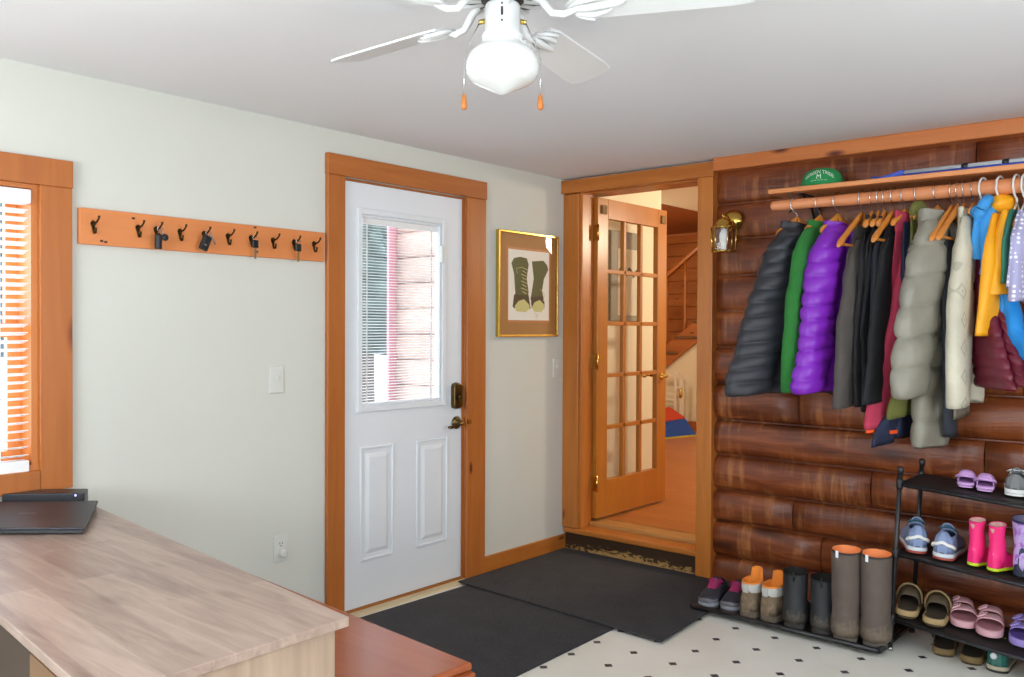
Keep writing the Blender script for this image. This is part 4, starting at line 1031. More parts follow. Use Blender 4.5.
# raspberry sleeve lining and navy patch are parts
def find(label): return [o for o in COL.objects if o.get('label') == label][0]
rt_ = find('long-sleeved raspberry red fleece with an orange cuff lining')
MB().lathe([(.030, -.004), (.058, -.002), (.05, .012), (.02, .016)], (.014, -.208, .938-RODZ), 16, M=Matrix.Scale(.38, 4, (1, 0, 0)) @ Matrix.Rotation(R(8), 4, 'X')).build('cuff_lining', F['orange'], rt_)
nv = find('navy shell jacket with an orange patch hanging lower behind the raspberry sleeve')
MB().box(.020, .027, -.185, -.135, .925-RODZ, .94-RODZ).build('orange_patch', F['orange'], nv)
bz = find('bright purple quilted puffer jacket beside the green fleece')
MB().lathe([(.002, 0), (.011, .001), (.002, .003)], (.05, -.06, 1.80-RODZ), 12, M=Matrix.Rotation(pi/2, 4, 'Y')).build('round_badge', plain('badge_lilac', '#b79ad6', .5), bz)
yl = find('yellow hooded raincoat on a white plastic hanger')
for z in (1.72, 1.62): MB().lathe([(.003, 0), (.009, .001), (.006, .005), (.002, .005)], (.066, .02, z-RODZ), 10, M=Matrix.Rotation(pi/2, 4, 'Y')).build('snap', M['steel'], yl)
sk = find('grey-brown wool coat under a hanger with its arm showing')
for z in (1.075, 1.055): MB().box(.05, .056, -.125, -.115, z-RODZ, z-RODZ+.012).build('button', M['steel'], sk)

HL = [(1.589, 33, 'wooden hanger inside the black puffer, leftmost on the rod', .11), (1.70, 17, 'wooden hanger inside the green fleece', .10), (1.784, 20, 'wooden hanger inside the purple puffer', .11),
      (1.893, 6, 'wooden hanger with a bare arm over the grey-brown wool coat', .225), (1.938, 0, 'wooden hanger inside the black softshell jacket', .09), (1.968, 0, 'wooden hanger inside the second thin black jacket', .09),
      (1.995, 0, 'wooden hanger inside the dark navy jacket', .09), (2.032, 6, 'wooden hanger with a bare arm over the black coat', .205), (2.083, 20, 'wooden hanger inside the raspberry fleece', .09),
      (2.137, 15, 'wooden hanger under the olive hood', .05), (2.214, 18, 'wooden hanger inside the stone grey down coat', .10), (2.272, 6, 'wooden hanger with a bare arm over the charcoal fleece', .22),
      (2.296, 6, 'wooden hanger with a bare arm just left of the cream cardigan', .215), (2.318, 0, 'wooden hanger inside the cream cardigan', .04), (2.352, 0, 'wooden hanger inside the plum sweater', .04)]
for x, yw, lb, hf in HL: make_hanger('wood', x, yw, lb, hf)
for x, yw, lb, hf in [(2.392, 14, 'white plastic hanger holding the sky blue fleece', .04), (2.455, 12, 'white plastic hanger holding the yellow raincoat', .05),
                      (2.515, 10, 'white plastic hanger holding the teal vest', .05), (2.545, 10, 'white plastic hanger holding the dotted top', .06)]: make_hanger('plastic', x, yw, lb, hf)
# ------------------------------------------------------------------ footwear
def outline(L, W, n=28, toe=.55, waist=.86, heel=.80):
    """foot outline, heel at y = 0, toe at y = L"""
    pts = []
    def hw(t):
        if t < .12: return heel*W/2*math.sqrt(max(0, 1-((.12-t)/.12)**2))*1.0
        if t < .4: k = (t-.12)/.28; return W/2*(heel+(waist-heel)*k)
        if t < .7: k = (t-.4)/.3; k = k*k*(3-2*k); return W/2*(waist+(1-waist)*k)
        k = (t-.7)/.3; return W/2*math.sqrt(max(0, 1-k**2.6))
    ts = [.5-.5*cos(pi*i/n) for i in range(n+1)]
    return [(hw(t), L*t) for t in ts], hw
def sole_mb(L, W, z0, z1, grow=1.0, **k):
    o, hw = outline(L, W*grow, **k)
    pts = [(x, y) for x, y in o[1:-1]]; poly_ = [(0, o[0][1])]+pts+[(0, o[-1][1])]+[(-x, y) for x, y in pts[::-1]]
    return MB().poly(poly_, z0, z1)
def upper_mb(L, W, z0, hprof, t0=0.0, t1=1.0, open0=None, open1=None, ang=.62, n=26, m=16, pw=.7, **k):
    """arched upper; the top is left open between t = open0 and open1"""
    o, hw = outline(L, W, **k); q = MB(); rings = []
    for i in range(n+1):
        t = t0+(t1-t0)*(.5-.5*cos(pi*i/n)) if t1 == 1 and t0 == 0 else t0+(t1-t0)*i/n
        w = max(hw(min(.995, max(.012, t))), .12*W); h = lerp_tab([(-a, b) for a, b in hprof], -t)[0]
        rings.append([(w*sgn(cos(a))*abs(cos(a))**.75, L*min(.995, max(.004, t)), z0+h*abs(sin(a))**pw) for a in [pi*j/m for j in range(m+1)]])
    vs = [p for r_ in rings for p in r_]; fs = []
    for i in range(n):
        tm = t0+(t1-t0)*(.5-.5*cos(pi*(i+.5)/n)) if t1 == 1 and t0 == 0 else t0+(t1-t0)*(i+.5)/n
        for j in range(m):
            a = pi*(j+.5)/m
            if open0 is not None and open0 < tm < open1 and abs(a-pi/2) < ang: continue
            fs.append((i*(m+1)+j, i*(m+1)+j+1, (i+1)*(m+1)+j+1, (i+1)*(m+1)+j))
    q.add(vs, fs, True)
    for r_, base in ((rings[0], 0), (rings[-1], n*(m+1))):
        if base == 0 and t0 > .02: continue
        q.f.append(tuple(base+j for j in range(m+1))); q.sm.append(True)
    return q
SM = {}
def sm(name, hexc, rough=.6, **k):
    if name not in SM: SM[name] = plain('shoe_'+name, hexc, rough, **k)
    return SM[name]
dark = sm('dark_inside', '#1a1512', .9)

def sneaker(label, loc, rz, L, W, up, solem, outm, lace, hh=.07, trim=None, tilt=0, group=None, out_z=.008, band=True, toecap=None, tongue_up=.02, lacew=.003, name='sneaker'):
    t = thing(name, label, 'shoe', loc, rz, group); t.rotation_euler[1] = tilt
    sole_mb(L, W, 0, out_z, 1.03).build('outsole', outm, t)
    sole_mb(L, W, out_z, .026, 1.05).build('midsole', solem, t, bevel=.004)
    hp_ = [(0, hh*.93), (.06, hh), (.25, hh*.93), (.36, hh*.98), (.55, hh*.72), (.75, hh*.52), (.92, hh*.42), (1, hh*.3)]
    upper_mb(L*.985, W, .026, hp_, open0=.05, open1=.37, ang=.75).build('upper', up, t, solid=.004)
    sole_mb(L*.9, W*.85, .0262, .030).build('insole', dark, t)
    # tongue and laces
    q = MB(); rings = []
    for i in range(7):
        tt = .30+.28*i/6; y = L*tt; z = .026+hh*(1.05+tongue_up*8-.50*i/6-.0*i); w = W*.24
        rings.append([(-w, y, z-.012), (-w*.6, y, z), (0, y, z+.004), (w*.6, y, z), (w, y, z-.012)])
    q.loft(rings, close=False, cap0=False, cap1=False); q.build('tongue', up, t, solid=.004)
    q = MB()
    for i in range(6):
        tt = .36+.045*i; y = L*tt; z = .026+hh*(.98-.055*i*1.35)+.006; w = W*.27
        q.tube([(-w, y-.004, z-.014), (-w*.5, y, z-.001), (0, y+.004, z+.003), (w*.5, y, z-.001), (w, y+.004, z-.014)], lacew, 6)
    q.tube([(0, L*.34, .026+hh*1.05), (-.02, L*.31, .026+hh*1.1), (-.035, L*.34, .03+hh*.9), (-.01, L*.36, .026+hh*1.02), (.02, L*.31, .026+hh*1.12), (.036, L*.35, .03+hh*.85)], lacew*.9, 6)
    q.build('laces', lace, t)
    if band:
        q = MB(); o, hw = outline(L*.985, W); rings = []
        pts = []
        for k_ in range(17):
            a = pi*k_/16; pts.append((W*.41*cos(a)*1.02, -.003+L*.11*(1-sin(a))*1.0, .026+hh*(.26+.20*sin(a)**2+.05*sin(3*a)**2)))
        q.tube(pts, .0075, 8); q.build('heel_stripe', trim or solem, t)
    if toecap: upper_mb(L*.995, W*1.03, .024, [(0, hh*.5), (.8, hh*.44), (1, hh*.32)], t0=.80, t1=.995, n=8).build('toe_cap', toecap, t, solid=.003)
    return t
def boot(label, loc, rz, L, W, Ht, r, up, solem, rim=None, lining=None, lower=None, tag_m=None, low_h=.10, flare=1.0, group=None, tilt=0, solez=.025, name='boot', loop=False):
    t = thing(name, label, 'boot', loc, rz, group); t.rotation_euler[1] = tilt
    sole_mb(L, W, 0, solez, 1.04).build('sole', solem, t, bevel=.004)
    cy = r*.98+.004
    q = MB(); rings = []
    zs = sorted([solez, .05, .08, .11, .14]+[z for z in (Ht*.45, Ht*.6, Ht*.75, Ht*.9) if z > .15]+[Ht-.004, Ht])+[Ht-.012, Ht*.85]
    for i, z in enumerate(zs):
        inn = i >= len(zs)-2
        if inn and lining: continue
        rr = r*(1.0+(flare-1)*max(0, (z-.1)/(Ht-.1))); ys = 1.0
        if z < .12: rr = r*(.96+.13*sin(pi*min(1, max(0, (z-.01)/.11)))*min(1, Ht/.3)); ys = 1.25
        if z > .12 and z < .17: rr *= .96
        if inn: rr -= .006
        off_ = .0 if z > .12 else .008
        rings.append([(rr*cos(2*pi*j/26), cy+off_+rr*ys*sin(2*pi*j/26)+(.003*noise.noise(Vector((j*.4, z*18, L*50)))), z+.006*sin(2*pi*j/26)*(z > Ht*.9)) for j in range(26)])
    q.loft(rings, cap0=True, cap1=not lining)
    q.build('shaft', up, t)
    lo = lower or up
    upper_mb(L*.985, W, solez, [(0, low_h*.9), (.15, low_h), (.35, low_h*1.05), (.5, low_h*.85), (.7, low_h*.62), (.9, low_h*.5), (1, low_h*.38)]).build('foot', lo, t)
    if rim:
        q = MB(); q.loft([[(rr*cos(2*pi*j/26), cy+rr*sin(2*pi*j/26), z+.006*sin(2*pi*j/26)) for j in range(26)] for rr, z in ((r*flare*1.0, Ht-.006), (r*flare*1.02, Ht), (r*flare*.99, Ht+.004), (r*flare*.965, Ht+.003))], cap0=False, cap1=False)
        q.build('rim', rim, t)
    if lining:
        q = MB(); q.loft([[(rr*cos(2*pi*j/26), cy+rr*sin(2*pi*j/26), z+.006*sin(2*pi*j/26)) for j in range(26)] for rr, z in ((r*flare*.985, Ht+.001), (r*flare*.93, Ht-.012), (r*(1+(flare-1)*.7)*.90, Ht-.18*Ht))], cap0=False, cap1=True)
        q.build('lining', lining, t)
    if tag_m:
        q = MB(); a = -pi/2-.55
        q.hexa([(r*flare*1.02*cos(a+d)*f_, cy+r*flare*1.02*sin(a+d)*f_, Ht-.026) for d, f_ in ((-.10, 1), (-.10, 1.03), (.10, 1.03), (.10, 1))], [(r*flare*1.02*cos(a+d)*f_, cy+r*flare*1.02*sin(a+d)*f_, Ht+.004) for d, f_ in ((-.10, 1), (-.10, 1.03), (.10, 1.03), (.10, 1))])
        q.build('reflective_tag', tag_m, t)
    if loop: MB().tube([(0, .006, Ht-.03), (0, -.006, Ht-.01), (0, .0, Ht+.012), (0, .012, Ht)], .004, 6).build('pull_loop', up, t)
    return t
def clog(label, loc, rz, L, W, up, solem, inside, hh=.075, tilt=0, group=None, sole=.034, holes=False, strapm=None, back=False):
    t = thing('clog', label, 'clog', loc, rz, group); t.rotation_euler[1] = tilt
    sole_mb(L, W, 0, .006, 1.0).build('outsole', sm('clog_tread_'+solem.name, '#4a3c2a') if not holes else solem, t)
    sole_mb(L, W, .006, sole, 1.04, heel=.9, waist=.92).build('sole', solem, t, bevel=.006, seg=3)
    sole_mb(L*.94, W*.86, sole-.002, sole+.0015, 1.0, heel=.9).build('footbed', inside, t)
    hp_ = [(0, .012), (.20, .014), (.38, hh*.95), (.5, hh*1.05), (.7, hh*.85), (.88, hh*.6), (1, hh*.4)]
    upper_mb(L*.985, W*1.0, sole-.004, hp_, t0=.30, t1=.997, n=20, heel=.9, waist=.92, pw=.55).build('upper', up, t, solid=.005)
    q = MB(); pts = []   # strap flipped forward over the vamp
    for k_ in range(17):
        a = pi*k_/16; pts.append((W*.52*cos(a)*(1 if .1 < k_/16 < .9 else .98), L*(.40-(.06 if not back else .36)*sin(a)), sole+.012+(hh*1.02 if not back else hh*.35)*sin(a)**.8))
    q.tube(pts, [.005 if not back else .007]*17, 6); st_ = q.build('strap', strapm or up, t)
    for s_ in (-1, 1): MB().lathe([(.001, -.004), (.008, -.002), (.008, .002), (.001, .004)], (s_*W*.51, L*.40, sole+.014), 10, M=Matrix.Rotation(pi/2, 4, 'Y')).build('rivet', strapm or up, t)
    if holes:
        q = MB()
        for a in (-.35, 0, .35):
            for tt in (.62, .74): q.lathe([(.001, 0), (.005, .001), (.001, .002)], (W*.5*math.sin(a)*.9, L*tt, sole-.004+lerp_tab([(-x, y) for x, y in hp_], -tt)[0]*cos(a)**.6+.001), 8)
        q.build('vent_holes', dark, t)
    return t
def sandal(label, loc, rz, L, W, up, solem, bed, tilt=0, group=None):
    t = thing('sandal', label, 'sandal', loc, rz, group); t.rotation_euler[1] = tilt
    sole_mb(L, W, 0, .028, 1.0, heel=.85, waist=.9).build('sole', solem, t, bevel=.006, seg=3)
    sole_mb(L*.95, W*.88, .026, .0295, 1.0, heel=.85, waist=.9).build('footbed', bed, t)
    o, hw = outline(L, W, heel=.85, waist=.9)
    for tt, h_ in ((.36, .068), (.66, .056)):
        q = MB(); rings = []
        for k_ in range(15):
            a = pi*k_/14; w = hw(tt)*1.02
            rings.append([(w*sgn(cos(a))*abs(cos(a))**.7, L*tt+dy, .012+(h_+dz_)*abs(sin(a))**.6) for dy, dz_ in ((-.024, .003), (.024, -.004), (.024, -.008), (-.024, -.001))])
        q.loft(rings, smooth=True); sp_ = q.build('strap', up, t, bevel=.002)
        q = MB(); x0 = W*.34; zc = .012+h_*.84
        Mb = Matrix.Translation((x0*.9, L*tt, zc+.008)) @ Matrix.Rotation(R(32), 4, 'Y')
        q.box(-.016, -.011, -.018, .018, -.003, .003, Mb).box(.011, .016, -.018, .018, -.003, .003, Mb).box(-.011, .011, -.018, -.013, -.003, .003, Mb).box(-.011, .011, .013, .018, -.003, .003, Mb).box(-.022, .022, -.004, .004, -.002, .002, Mb)
        q.build('buckle', up, sp_)
    return t

# ------------------------------------------------------------------ boot tray
tr = thing('boot_tray', 'long black plastic boot tray on the floor under the coats', 'tray', (0, 0, 0))
TP = [(1.205, -.572), (2.085, -.592), (2.085, -.17), (1.205, -.17)]
TZ = .019
q = MB(); q.poly(TP, TZ+.0, TZ+.006); q.build('base', M['black_plastic'], tr)
q = MB()
for i in range(4):
    a = Vector(TP[i]); e = Vector(TP[(i+1) % 4]); q.tube([(*a, TZ+.012), (*e, TZ+.012)], .012, 8)
q.build('raised_rim', M['black_plastic'], tr)
TB = TZ+.0065
# outdoor shoes on the tray
navy_s = sm('trail_navy', '#2c2e38', .7, var=.2); mag = sm('magenta_lace', '#b81f6a', .6)
for k_, (x, y, rz, lb) in enumerate([(1.222, -.305, R(189), 'dark trail shoe with magenta laces at the left end of the boot tray'), (1.33, -.285, R(189), 'dark trail shoe with magenta laces next to the orange-lined work boots')]):
    sneaker(lb, (x, y, TB), rz, .245, .10, navy_s, sm('trail_mid', '#8d8f96', .6), sm('trail_out', '#4b4b50', .7), mag, hh=.07, toecap=sm('trail_cap', '#6c6a72', .5), lacew=.0042, band=False, name='trail_shoe')
# work boots
def work_boot(label, loc, rz, sc=1):
    L, W, Ht = .27, .088, .155
    t = thing('work_boot', label, 'boot', loc, rz, 'pair of orange-lined work boots'); t.scale = (sc, sc*.97, 1.04)
    tan = sm('muddy_leather', '#7c6a55', .8, var=.35, vscale=40); grey = sm('grey_collar', '#b9b7b2', .8); orm = sm('orange_lining', '#e8872e', .8)
    sole_mb(L, W, 0, .028, 1.05, heel=.88).build('sole', sm('muddy_sole', '#6e6153', .9, var=.3, vscale=40), t, bevel=.004)
    upper_mb(L*.985, W, .028, [(0, .095), (.2, .1), (.4, .1), (.55, .078), (.75, .06), (.9, .05), (1, .04)], heel=.88, open0=.08, open1=.34, ang=.7).build('upper', tan, t, solid=.004)
    cy = .058
    def ringz(r_, z, dip=0): return [(r_*.92*cos(2*pi*j/26), cy+r_*1.18*sin(2*pi*j/26), z+dip*(.5+.5*sin(2*pi*j/26))**2*1.0-dip*.6*max(0, sin(2*pi*j/26+pi))**4*0) for j in range(26)]
    q = MB(); q.loft([ringz(.041, .06), ringz(.043, .10), ringz(.043, .118)], cap0=False, cap1=False); q.build('ankle', tan, t)
    q = MB(); q.loft([ringz(.0435, .112), ringz(.046, .125), ringz(.045, Ht-.012, .012), ringz(.043, Ht, .014), ringz(.037, Ht-.006, .012), ringz(.034, .10)], cap0=False, cap1=False); q.build('padded_collar', grey, t)
    q = MB(); q.loft([ringz(.0365, Ht-.001, .014), ringz(.043, Ht+.002, .014), ringz(.0445, Ht-.006, .013)], cap0=False, cap1=False).loft([ringz(.0365, Ht-.002, .014), ringz(.035, Ht-.04), ringz(.033, .07)], cap0=False, cap1=True); q.build('orange_lining', orm, t)
    q = MB(); rings = []
    for i in range(6):
        z = Ht-.04+.09*i/5; y = cy+.040+.010*i/5; w = .030*(1-.12*(i/5)**3)
        rings.append([(-w, y-.012, z), (-w*.6, y, z+.004*i/5), (0, y+.004, z+.006*i/5), (w*.6, y, z+.004*i/5), (w, y-.012, z)])
    q.loft(rings, close=False, cap0=False, cap1=False); q.build('tongue', orm, t, solid=.009)
    q = MB()
    for i in range(4): q.tube([(-.03, cy+.04+.014*i, Ht-.012-.012*i), (0, cy+.052+.014*i, Ht-.016-.012*i), (.03, cy+.04+.014*i, Ht-.012-.012*i)], .003, 6)
    q.build('laces', M['black_plastic'], t)
    MB().box(-.012, .012, -.002, .006, .112, .146).build('heel_tab', grey, t, bevel=.002)
work_boot('muddy work boot with orange lining, its tongue standing straight up', (1.466, -.545, TB), R(-6), 1.12)
work_boot('muddy work boot with orange lining beside the first black rubber boot', (1.560, -.542, TB), R(-12), 1.12)
def muddy(name, hexc, mudc, rough, lvl):
    m, nt, b = newmat(name); v = coords(nt)
    sep = node(nt, 'ShaderNodeSeparateXYZ'); nt.links.new(v, sep.inputs[0])
    n = noise_t(nt, v, 55, 5, .65); n2 = noise_t(nt, v, 14, 3, .5)
    hgt = mth('MULTIPLY', mth('SUBTRACT', lvl, sep.outputs[2]), 3.2)
    k = ramp(nt, mth('ADD', mth('ADD', mth('MULTIPLY', n, .6), mth('MULTIPLY', n2, .4)), hgt), [(.52, (0, 0, 0)), (.66, (.8, .8, .8))])
    c = lin(hexc); base = ramp(nt, n2, [(.3, tuple(x*.88 for x in c)), (.7, tuple(x*1.12 for x in c))])
    nt.links.new(mixc(nt, k, base, lin(mudc)), b.inputs['Base Color']); b.inputs['Roughness'].default_value = rough
    bump(nt, b, n, .15, .003); return m
blk = muddy('black_rubber', '#222428', '#5c544b', .55, .095)
for x, y, h_, lb in ((1.702, -.556, .246, 'muddy black rubber boot nearest the work boots'), (1.826, -.55, .24, 'black rubber boot nearest the tall brown boots')):
    boot(lb, (x, y, TB), R(14), .28, .108, h_, .054, blk, sm('boot_sole_black', '#3a3936', .8), rim=sm('black_rim', '#111214', .6), lining=dark, loop=True)
sneaker('grey low shoe standing behind the black rubber boots', (1.75, -.19, TB), R(190), .24, .09, sm('grey_mesh', '#8f8f90'), sm('light_mid', '#d8d8d6'), sm('grey_out', '#777777'), sm('white_lace', '#dddddd'), hh=.07)
brn = muddy('brown_neoprene', '#5d514a', '#786a59', .75, .105); rfl = sm('reflective_white', '#f2f6ff', .2); ori = sm('orange_inside', '#f08a4a', .6)
for x, y, lb in ((1.938, -.578, 'tall brown boot with orange lining, left of the pair'), (2.058, -.562, 'tall brown boot with orange lining, right beside the shoe rack leg')):
    boot(lb, (x, y, TB), R(14), .29, .118, .388, .060, brn, sm('boot_sole_brown', '#5d564e', .85), rim=sm('dark_brown_rim', '#2f2a28', .6), lining=ori, tag_m=rfl, flare=1.05, low_h=.12)

# ------------------------------------------------------------------ shoe rack
ry_ = R(-8); ex = Vector((cos(ry_), sin(ry_), 0)); ey = Vector((.01, 1, 0)); RO = Vector((2.089, -.46, 0))
SLP = .05
def rp_(lx, ly, lz): return RO+ex*(lx+.049*lz)+ey*ly+Vector((0, 0, lz-SLP*lx))
rk = thing('shoe_rack', 'black metal shoe rack with three shelves against the log wall', 'shoe rack', (0, 0, 0))
bmt = M['black_metal']; RD, RL = .30, .92
RS = (.722, .422, .14)
for ly in (0, RD):
    p0 = RO+ey*ly; p1 = rp_(0, ly, .78)
    MB().tube([p0+Vector((0, 0, .008)), p1], .0095, 10).build('leg', bmt, rk)
    p0 = rp_(RL, ly, 0); p0.z = .008; MB().tube([p0, rp_(RL, ly, .78)], .0095, 10).build('leg', bmt, rk)
    for lx in (0, RL):
        pb = rp_(lx, ly, 0); pb.z = 0
        MB().lathe([(.012, 0), (.013, .012), (.010, .016)], pb, 10).build('foot_cap', M['steel'] if lx == 0 and ly == 0 else bmt, rk)
        MB().lathe([(.012, -.02), (.014, -.005), (.012, .008), (.005, .012)], rp_(lx, ly, .78), 10).build('top_cap', bmt, rk)
        for z in RS: MB().lathe([(.013, -.022), (.0145, -.01), (.0145, .01), (.013, .022)], rp_(lx, ly, z-.004), 10).build('connector', bmt, rk)
mesh_b = plain('black_shelf_mesh', '#2a2422', .55, bmp=.5, bscale=250)
for z in RS:
    q = MB()
    q.hexa([rp_(.01, .0, z-.006), rp_(RL-.01, .0, z-.006), rp_(RL-.01, RD, z-.006), rp_(.01, RD, z-.006)], [rp_(.01, .0, z), rp_(RL-.01, .0, z), rp_(RL-.01, RD, z), rp_(.01, RD, z)])
    sh_ = q.build('shelf', mesh_b, rk)
    q = MB()
    for ly in (0, RD): q.tube([rp_(0, ly, z-.006), rp_(RL, ly, z-.006)], .0095, 8)
    for lx in (0, RL): q.tube([rp_(lx, 0, z-.006), rp_(lx, RD, z-.006)], .008, 8)
    q.build('rail', bmt, sh_)
def on(shelf, lx, ly, dz=.0105):
    p = rp_(lx, ly, RS[shelf]); return (p.x, p.y, p.z+dz)
def at_x(shelf, x, ly):
    lx = (x-RO.x-.049*RS[shelf]-ey.x*ly)/ex.x; return on(shelf, lx, ly, .011-.0)
TL = R(2.7)
lavm = sm('lavender_foam', '#c79ad2', .6); lavs = sm('lavender_sole', '#cfa4d8', .6); lavi = sm('lavender_shade', '#a87ab6', .7)
for x, ly, lb in ((2.362, .10, "small lavender clog on the top shelf, left of its pair"), (2.438, .09, 'small lavender clog on the top shelf beside the grey sneaker')):
    clog(lb, at_x(0, x, ly), R(10), .15, .07, lavm, lavs, lavi, .046, TL, 'pair of lavender clogs', .02, True, back=True)
gm_ = sm('grey_canvas', '#7d7f80', .8); wh = sm('white_rubber', '#e6e6e2', .5)
sneaker('grey sneaker with white rubber sole at the right end of the top shelf', at_x(0, 2.545, .105), R(8), .24, .088, gm_, wh, wh, sm('white_lace', '#dddddd'), hh=.062, trim=gm_, tilt=TL, band=False)
bl1 = sm('pale_blue_mesh', '#7f8fb4', .75, var=.15, vscale=40); ms1 = sm('pale_grey_mid', '#cdd3d8', .55); os1 = sm('coral_out', '#a8483c', .6)
for x, ly, rz, lb in ((2.192, .03, R(22), 'pale blue running shoe by the rack leg, turned to the left'), (2.292, .02, R(2), 'pale blue running shoe next to the pink rain boots')):
    sneaker(lb, at_x(1, x, ly), rz, .26, .098, bl1, ms1, os1, sm('teal_lace', '#3f6f7c'), hh=.092, trim=wh, tilt=TL, group='pair of pale blue running shoes', name='running_shoe')
pk = sm('pink_rubber', '#ee2a78', .3); yg = sm('lime_sole', '#c4d92a', .5); pin = sm('boot_inside_pale', '#d8a8a0', .7)
for x, ly, rz, lb in ((2.398, .04, R(-22), 'small hot pink rain boot beside the blue running shoe'), (2.474, .03, R(-24), 'small hot pink rain boot nearest the lavender snow boot')):
    boot(lb, at_x(1, x, ly), rz, .165, .06, .182, .0275, pk, yg, lining=pin, rim=pk, low_h=.07, flare=1.12, group='pair of pink rain boots', tilt=TL, solez=.014, name='rain_boot')
lb_m, nt, b = newmat('lavender_patterned'); n = noise_t(nt, coords(nt), 28, 3, .6)
nt.links.new(ramp(nt, n, [(.50, lin('#bda6dc')), (.60, lin('#9a5fc0'))]), b.inputs['Base Color']); b.inputs['Roughness'].default_value = .6
t = boot('small snow boot with lavender shaft and navy foot on the middle shelf', at_x(1, 2.582, .045), R(-6), .18, .082, .22, .043, lb_m, sm('navy_sole', '#20283c', .6), lower=sm('navy_foot', '#27324c', .6), rim=sm('navy_rim', '#2a2350', .6), lining=sm('fleece_inside', '#8f86a8', .9), low_h=.10, flare=1.3, tilt=TL, name='snow_boot')
cb = sm('brown_foam', '#463724', .65); cs = sm('tan_foam', '#a68d62', .6); ci = sm('brown_bed', '#43382a', .8); stp = sm('tan_strap', '#87714e', .6)
for x, ly, rz, lb in ((2.150, .015, R(10), 'brown clog by the rack leg on the lowest shelf'), (2.262, .012, R(6), 'brown clog on the lowest shelf beside the pink sandals')):
    clog(lb, at_x(2, x, ly), rz, .28, .098, cb, cs, ci, .078, TL, 'pair of brown clogs on the lowest shelf', strapm=stp)
ps_ = sm('pink_foam', '#dcaab2', .6); pb_ = sm('pink_bed', '#b07880', .7)
for x, ly, rz, lb in ((2.298, .315, R(196), 'pale pink two-strap sandal next to the brown clogs'), (2.422, .305, R(190), 'pale pink two-strap sandal next to the purple sandal')):
    sandal(lb, at_x(2, x, ly), rz, .245, .102, ps_, ps_, pb_, -TL, 'pair of pale pink sandals')
pu_ = sm('purple_foam', '#9a86cc', .6)
sandal('purple two-strap sandal at the right end of the lowest shelf', at_x(2, 2.558, .305), R(185), .24, .095, pu_, pu_, sm('purple_bed', '#5f4a94', .7), -TL)
c2 = sm('dark_brown_foam', '#4a3c2c', .65); c2s = sm('olive_tan_foam', '#7c6640', .65)
for x, y, rz, lb in ((2.283, -.395, R(10), 'dark brown clog on the floor under the rack, left of its pair'), (2.392, -.418, R(4), 'dark brown clog on the floor beside the teal shoe')):
    clog(lb, (x, y, 0), rz, .27, .096, c2, c2s, ci, .08, 0, 'pair of dark brown clogs on the floor', strapm=c2)
tg = sm('teal_iridescent', '#2a6a62', .25, var=.4, vscale=12)
sneaker('teal shoe with yellow collar and reflective heel on the floor under the rack', (2.492, -.44, 0), R(4), .25, .098, tg, sm('cream_mid', '#b8b09a'), sm('dark_out', '#2a2a2c'), sm('lime_lace', '#b6c43a'), hh=.085, band=False, trim=sm('lime_trim', '#c4cc2a', .5), name='trail_shoe')
t = find('teal shoe with yellow collar and reflective heel on the floor under the rack')
MB().lathe([(.002, 0), (.014, .001), (.010, .004), (.002, .005)], (-.010, -.001, .066), 14, M=Matrix.Rotation(pi/2, 4, 'X')).build('reflective_patch', rfl, t)
o_, hw_ = outline(.25*.985, .098)
MB().tube([(hw_(max(.012, tt))*.72*sg_, .25*.985*tt, .026+.085*.97) for sg_, tt in [(1, .36), (1, .25), (1, .15), (1, .07), (.5, .035), (0, .03), (-.5, .035), (-1, .07), (-1, .15), (-1, .25), (-1, .36)]], .006, 8).build('collar_trim', bpy.data.materials['shoe_lime_lace'], t)
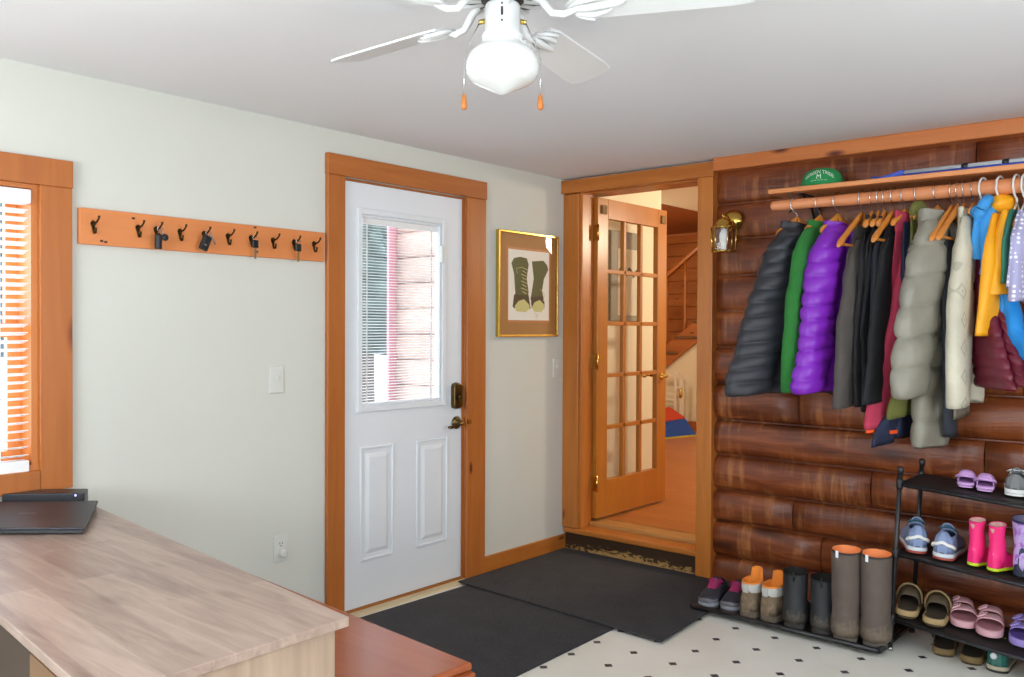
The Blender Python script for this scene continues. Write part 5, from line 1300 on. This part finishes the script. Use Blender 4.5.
# ------------------------------------------------------------------ light
w = bpy.data.worlds.new('sky'); scene.world = w; w.use_nodes = True
nt = w.node_tree; bg = nt.nodes['Background']
bg.inputs[0].default_value = (.76, .88, 1.0, 1); bg.inputs[1].default_value = 5.2
def area(name, loc, rot, sx_, sy_, power, col=(1, 1, 1), spread=180):
    d = bpy.data.lights.new(name, 'AREA'); d.shape = 'RECTANGLE'; d.size = sx_; d.size_y = sy_; d.energy = power; d.color = col; d.spread = R(spread)
    o = bpy.data.objects.new(name, d); COL.objects.link(o); o.location = loc; o.rotation_euler = rot; return o
# added fill lamps behind the camera, tilted to the ceiling; then left window daylight
area('fill_light_right', (XR+.06, -2.7, 1.5), (0, R(90+38), 0), 1.2, 1.8, 62, (.93, .97, 1))
area('fill_light_front', (1.8, YF-.06, 1.5), (R(90+42), 0, 0), 1.8, 1.2, 110, (.93, .97, 1))
area('daylight_left_window', (-.25, (WY0+WY1)/2, 1.37), (0, R(-90), 0), 1.0, .95, 10, (.85, .92, 1))
# photographer's flash just above the camera
d = bpy.data.lights.new('camera_flash', 'SPOT'); d.energy = 50; d.shadow_soft_size = .035; d.spot_size = R(110); d.spot_blend = .6; d.color = (1, .98, .95)
fl = bpy.data.objects.new('camera_flash', d); COL.objects.link(fl)
Mf = Mx.copy(); Mf.translation = Vector((3.2855, -4.3626, 1.3705))+Vector((0, 0, .13)); fl.matrix_world = Mf
# hall lamp
for nm, loc, e_ in (('hall_lamp', (1.3, 1.6, 2.1), 75), ('hall_lamp_stair', (-2.2, 2.9, 2.2), 45), ('hall_lamp_far', (1.2, 4.2, 2.1), 50)):
    d = bpy.data.lights.new(nm, 'POINT'); d.energy = e_; d.color = (1, .85, .64); d.shadow_soft_size = .12
    o = bpy.data.objects.new(nm, d); COL.objects.link(o); o.location = loc

scene.view_settings.view_transform = 'Standard'; scene.view_settings.look = 'None'
scene.view_settings.exposure = -0.22; scene.view_settings.gamma = 1.0; scene.view_settings.use_curve_mapping = False
scene.cycles.max_bounces = 8; scene.cycles.diffuse_bounces = 5; scene.cycles.glossy_bounces = 4; scene.cycles.transparent_max_bounces = 16
scene.cycles.sample_clamp_indirect = 6; scene.cycles.caustics_reflective = False; scene.cycles.caustics_refractive = False
scene.cycles.use_denoising = True
